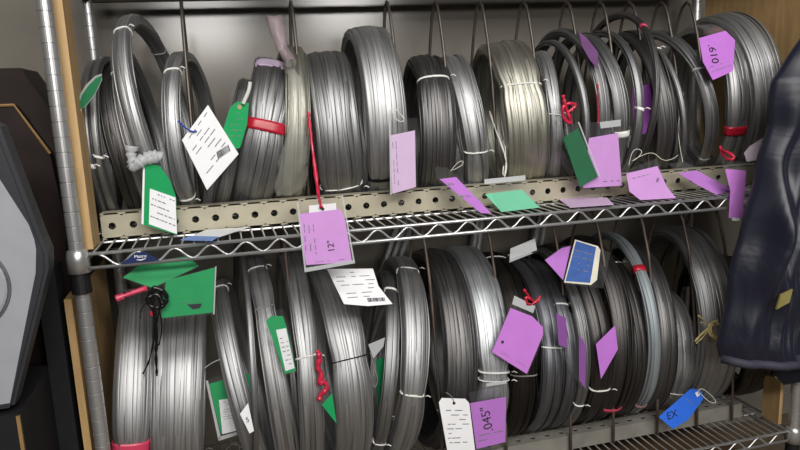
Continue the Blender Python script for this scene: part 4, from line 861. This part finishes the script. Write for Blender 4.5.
# ------------------------------------------------------------------ jacket
def jacket():
    J = thing('jacket', 'dark navy padded jacket hanging in front of the right end of the rack', 'jacket', (58, -3, 14))
    rows = [(14.6, 58.2), (13.1, 56.9), (11.7, 55.6), (9.9, 54.25), (8.6, 54.2), (6.2, 54.05), (4.0, 53.5), (1.0, 52.8), (-1.6, 52.25), (-4.2, 51.4), (-8.3, 50.85), (-11.0, 50.5), (-12.4, 50.1), (-13.3, 50.4)]
    Z = np.array([r[0] for r in rows])[::-1]; X = np.array([r[1] for r in rows])[::-1]
    zz = np.linspace(14.6, -13.4, 90); NX = 64; XR = 71.0
    V = []
    def fold(x, z, l):
        s = x-l
        f = .55*math.sin(1.15*s+.22*z+1.2*math.sin(.18*z))+.30*math.sin(2.6*s-.35*z+.9)+.16*math.sin(4.7*s+.5*z)
        f += .5*math.exp(-((s-3.2-.12*z)/.7)**2)*1.2-.7*math.exp(-((s-4.6-.10*z)/.5)**2)
        f += .25*math.sin(1.1*z+.8*s)*math.exp(-((z+9)/6)**2)+.42*math.sin(.75*z+.95*s+.6)*math.exp(-((z-1)/8)**2)
        f += .7*math.exp(-((s-2.0+.28*(z+2))/.55)**2)*math.exp(-((z+2)/6)**2)-.6*math.exp(-((s-3.1+.28*(z+2))/.6)**2)*math.exp(-((z+2)/6)**2)
        return f
    for i, z in enumerate(zz):
        l = np.interp(z, Z, X)+.10*math.sin(1.3*z)
        for j in range(NX):
            u = j/(NX-1); x = l+(XR-l)*u; edge = min(1, u*NX/9)
            hz = z-(.15*(x-50)*max(0, (1.5-(z+13.4)))/1.5 if False else 0)
            drop = -.75*(1-math.exp(-(x-50)/3.0))*max(0, 1-(z+13.4)/8)     # the hem sags to the right
            V.append((x, -3.2-1.9*math.sin(edge*math.pi/2)-fold(x, z, l)*.8*edge, z+drop))
    nf = len(V)
    for i, z in enumerate(zz):
        l = np.interp(z, Z, X)+.10*math.sin(1.3*z)
        for j in range(NX):
            u = j/(NX-1); x = l+(XR-l)*u; drop = -.75*(1-math.exp(-(x-50)/3.0))*max(0, 1-(z+13.4)/8)
            V.append((x, -2.9+.5*math.sin(1.1*x+.2*z)*min(1, u*6), z+drop))
    H = len(zz); F = []
    for i in range(H-1):
        for j in range(NX-1):
            a = i*NX+j; F.append((a, a+1, a+NX+1, a+NX)); F.append((nf+a, nf+a+NX, nf+a+NX+1, nf+a+1))
        for j in (0, NX-1):
            a = i*NX+j; F.append((a, a+NX, nf+a+NX, nf+a))
    for i in (0, H-1):
        for j in range(NX-1):
            a = i*NX+j; F.append((a, a+1, nf+a+1, nf+a))
    m = MB(); m.add(V, F); m.build('body', 'nylon', J, smooth=True)
    # rolled hem follows the bottom edge
    bot = [V[(H-1)*NX+j] for j in range(0, NX, 2)]
    m = MB(); m.tube([(x, y-.02, z-.1) for x, y, z in bot], .40, 10); m.build('hem', 'nylon_trim', J, smooth=True)
    # lining that shows under the hem at the back
    m = MB(); P = []
    for x, y, z in bot[8:]: P.append((x, -2.6, z-.05))
    low = [(x, -2.4, z-3.5*min(1, (i+1)/5)) for i, (x, y, z) in enumerate(P)]
    k = len(P); m.add(P+low+[(x, y+.12, z) for x, y, z in P]+[(x, y+.12, z) for x, y, z in low], [(i, i+1, k+i+1, k+i) for i in range(k-1)]+[(2*k+i, 3*k+i, 3*k+i+1, 2*k+i+1) for i in range(k-1)]+[(k+i, k+i+1, 3*k+i+1, 3*k+i) for i in range(k-1)])
    m.build('lining', 'lining', J)
    # pocket flap seam and little olive tab
    m = MB(); m.tube([(56.6, -6.0, -5.2), (57.4, -6.1, -7.0), (58.4, -6.2, -9.0), (60.5, -6.2, -10.4)], .12, 8); m.build('seam', 'nylon_trim', J, smooth=True)
    m = MB(); m.slab([(52.9, -6.35, -8.55), (54.15, -6.35, -8.1), (54.4, -6.35, -7.0), (53.25, -6.35, -7.35)], (0, -1, 0), .16); m.build('pull_tab', 'olive', J)
    m = MB(); m.tube([(63, -3.2, 14.4), (63.2, -2.4, 16.5), (62.9, -1.2, 18.4), (62.6, -.3, 19.2)], .12, 8); m.build('hanging_loop', 'nylon_trim', J, smooth=True)
jacket()

# ------------------------------------------------------------------ left of the rack
C0 = thing('equipment_case', 'pale grey case lid with a thick black rim standing left of the rack', 'case', (-9, -5, -8.2))
outer = [(-16, 10.6), (-3.24, 9.9), (-1.87, 8.9), (-.55, 2.5), (-.3, 1.5), (-.42, .4), (-3.3, -7.75), (-16, -7.9)]
inner = [(-16, 8.1), (-4.0, 7.9), (-2.9, 7.5), (-1.1, 3.2), (-.92, 2.3), (-.9, 1.7), (-1.1, .3), (-3.5, -7.55), (-16, -7.75)]
m = MB(); m.slab([(x, -6, z) for x, z in outer], (0, -1, 0), 1.4); m.build('rim', 'caserim', C0)
m = MB(); m.slab([(x-.25, -6.0, z-.1) for x, z in outer], (0, -1, 0), -.12); m.build('rim_lip', 'caserim', C0)
m = MB(); m.slab([(x, -6.13, z) for x, z in inner], (0, -1, 0), .2); m.build('lid_panel', 'casegrey', C0)
m = MB(); m.lathe([(2.62, 0), (2.62, .22), (2.5, .3), (0.05, .3)], 0, 0, 40)
m.v = [np.array([(-5.25+x, -6.12-z, y-.2) for x, y, z in v]) for v in m.v]; m.build('round_boss', 'casegrey', C0, smooth=False)
m = MB(); m.tube([(-5.25+2.7*math.cos(a), -6.15, -.2+2.7*math.sin(a)) for a in np.linspace(0, 6.283, 48, endpoint=False)], .09, 8, True); m.build('groove_shade', 'caseshade', C0)  # ring coloured darker as the shadow rim round the raised disc
D0 = thing('storage_crate', 'dark crate under the pale grey case at lower left', 'crate', (-9, -3, -36))
m = MB(); m.box((-16, -6.2, -36), (-3.1, 2, -8.25)); m.build('crate_body', 'darkboard', D0)
m = MB(); m.box((-3.25, -6.3, -36), (-3.05, -6.1, -8.4)); m.build('edge_strip', 'cardedge', D0)
# cardboard box with a slanting flap
B0 = thing('cardboard_box', 'dark brown cardboard box with slanted flap left of the rack post', 'box', (-9, 8, -36))
m = MB(); m.box((-18, 5, -36), (-2.9, 14, 6.4)); m.build('box_body', 'cardboard', B0)
m = MB(); m.box((-2.9, 5, -3.2), (-.75, 14, 9.6)); m.build('wall_shade_block', 'cardboard', B0)  # dark block added to stand for the shadowed wall beside the post
m = MB(); m.slab([(-18, 4, 10.25), (-3.6, 4, 10.25), (-1.75, 4, 6.8), (-1.4, 4, 2.0), (-1.7, 4, -6), (-18, 4, -6)], (0, -1, 0), 1.0); m.build('box_flap', 'cardboard', B0)
m = MB(); m.slab([(-18, 6.0, 12.9), (-3.4, 6.0, 12.9), (-1.8, 6.0, 9.9), (-1.7, 6.0, 6), (-18, 6.0, 6)], (0, -1, 0), 5.0); m.build('box_flap', 'cardboard', B0)
m = MB(); m.tube([(-18, 3.95, 10.25), (-3.6, 3.95, 10.25), (-1.72, 3.95, 6.75)], .11, 6); m.build('corrugated_edge', 'cardedge', B0)
m = MB(); m.box((-3.1, 1.2, -36), (-1.85, 3.6, -1.0)); o = m.build('dark_panel', 'darkboard'); tag_props(o, 'dark grey panel upright between the plywood board and the grey case', 'panel')
m = MB(); m.box((44, 2, -36), (60, 15, -28)); o = m.build('cardboard_box', 'boxbrown'); tag_props(o, 'brown cardboard box on the floor under the lower shelf at right', 'box')
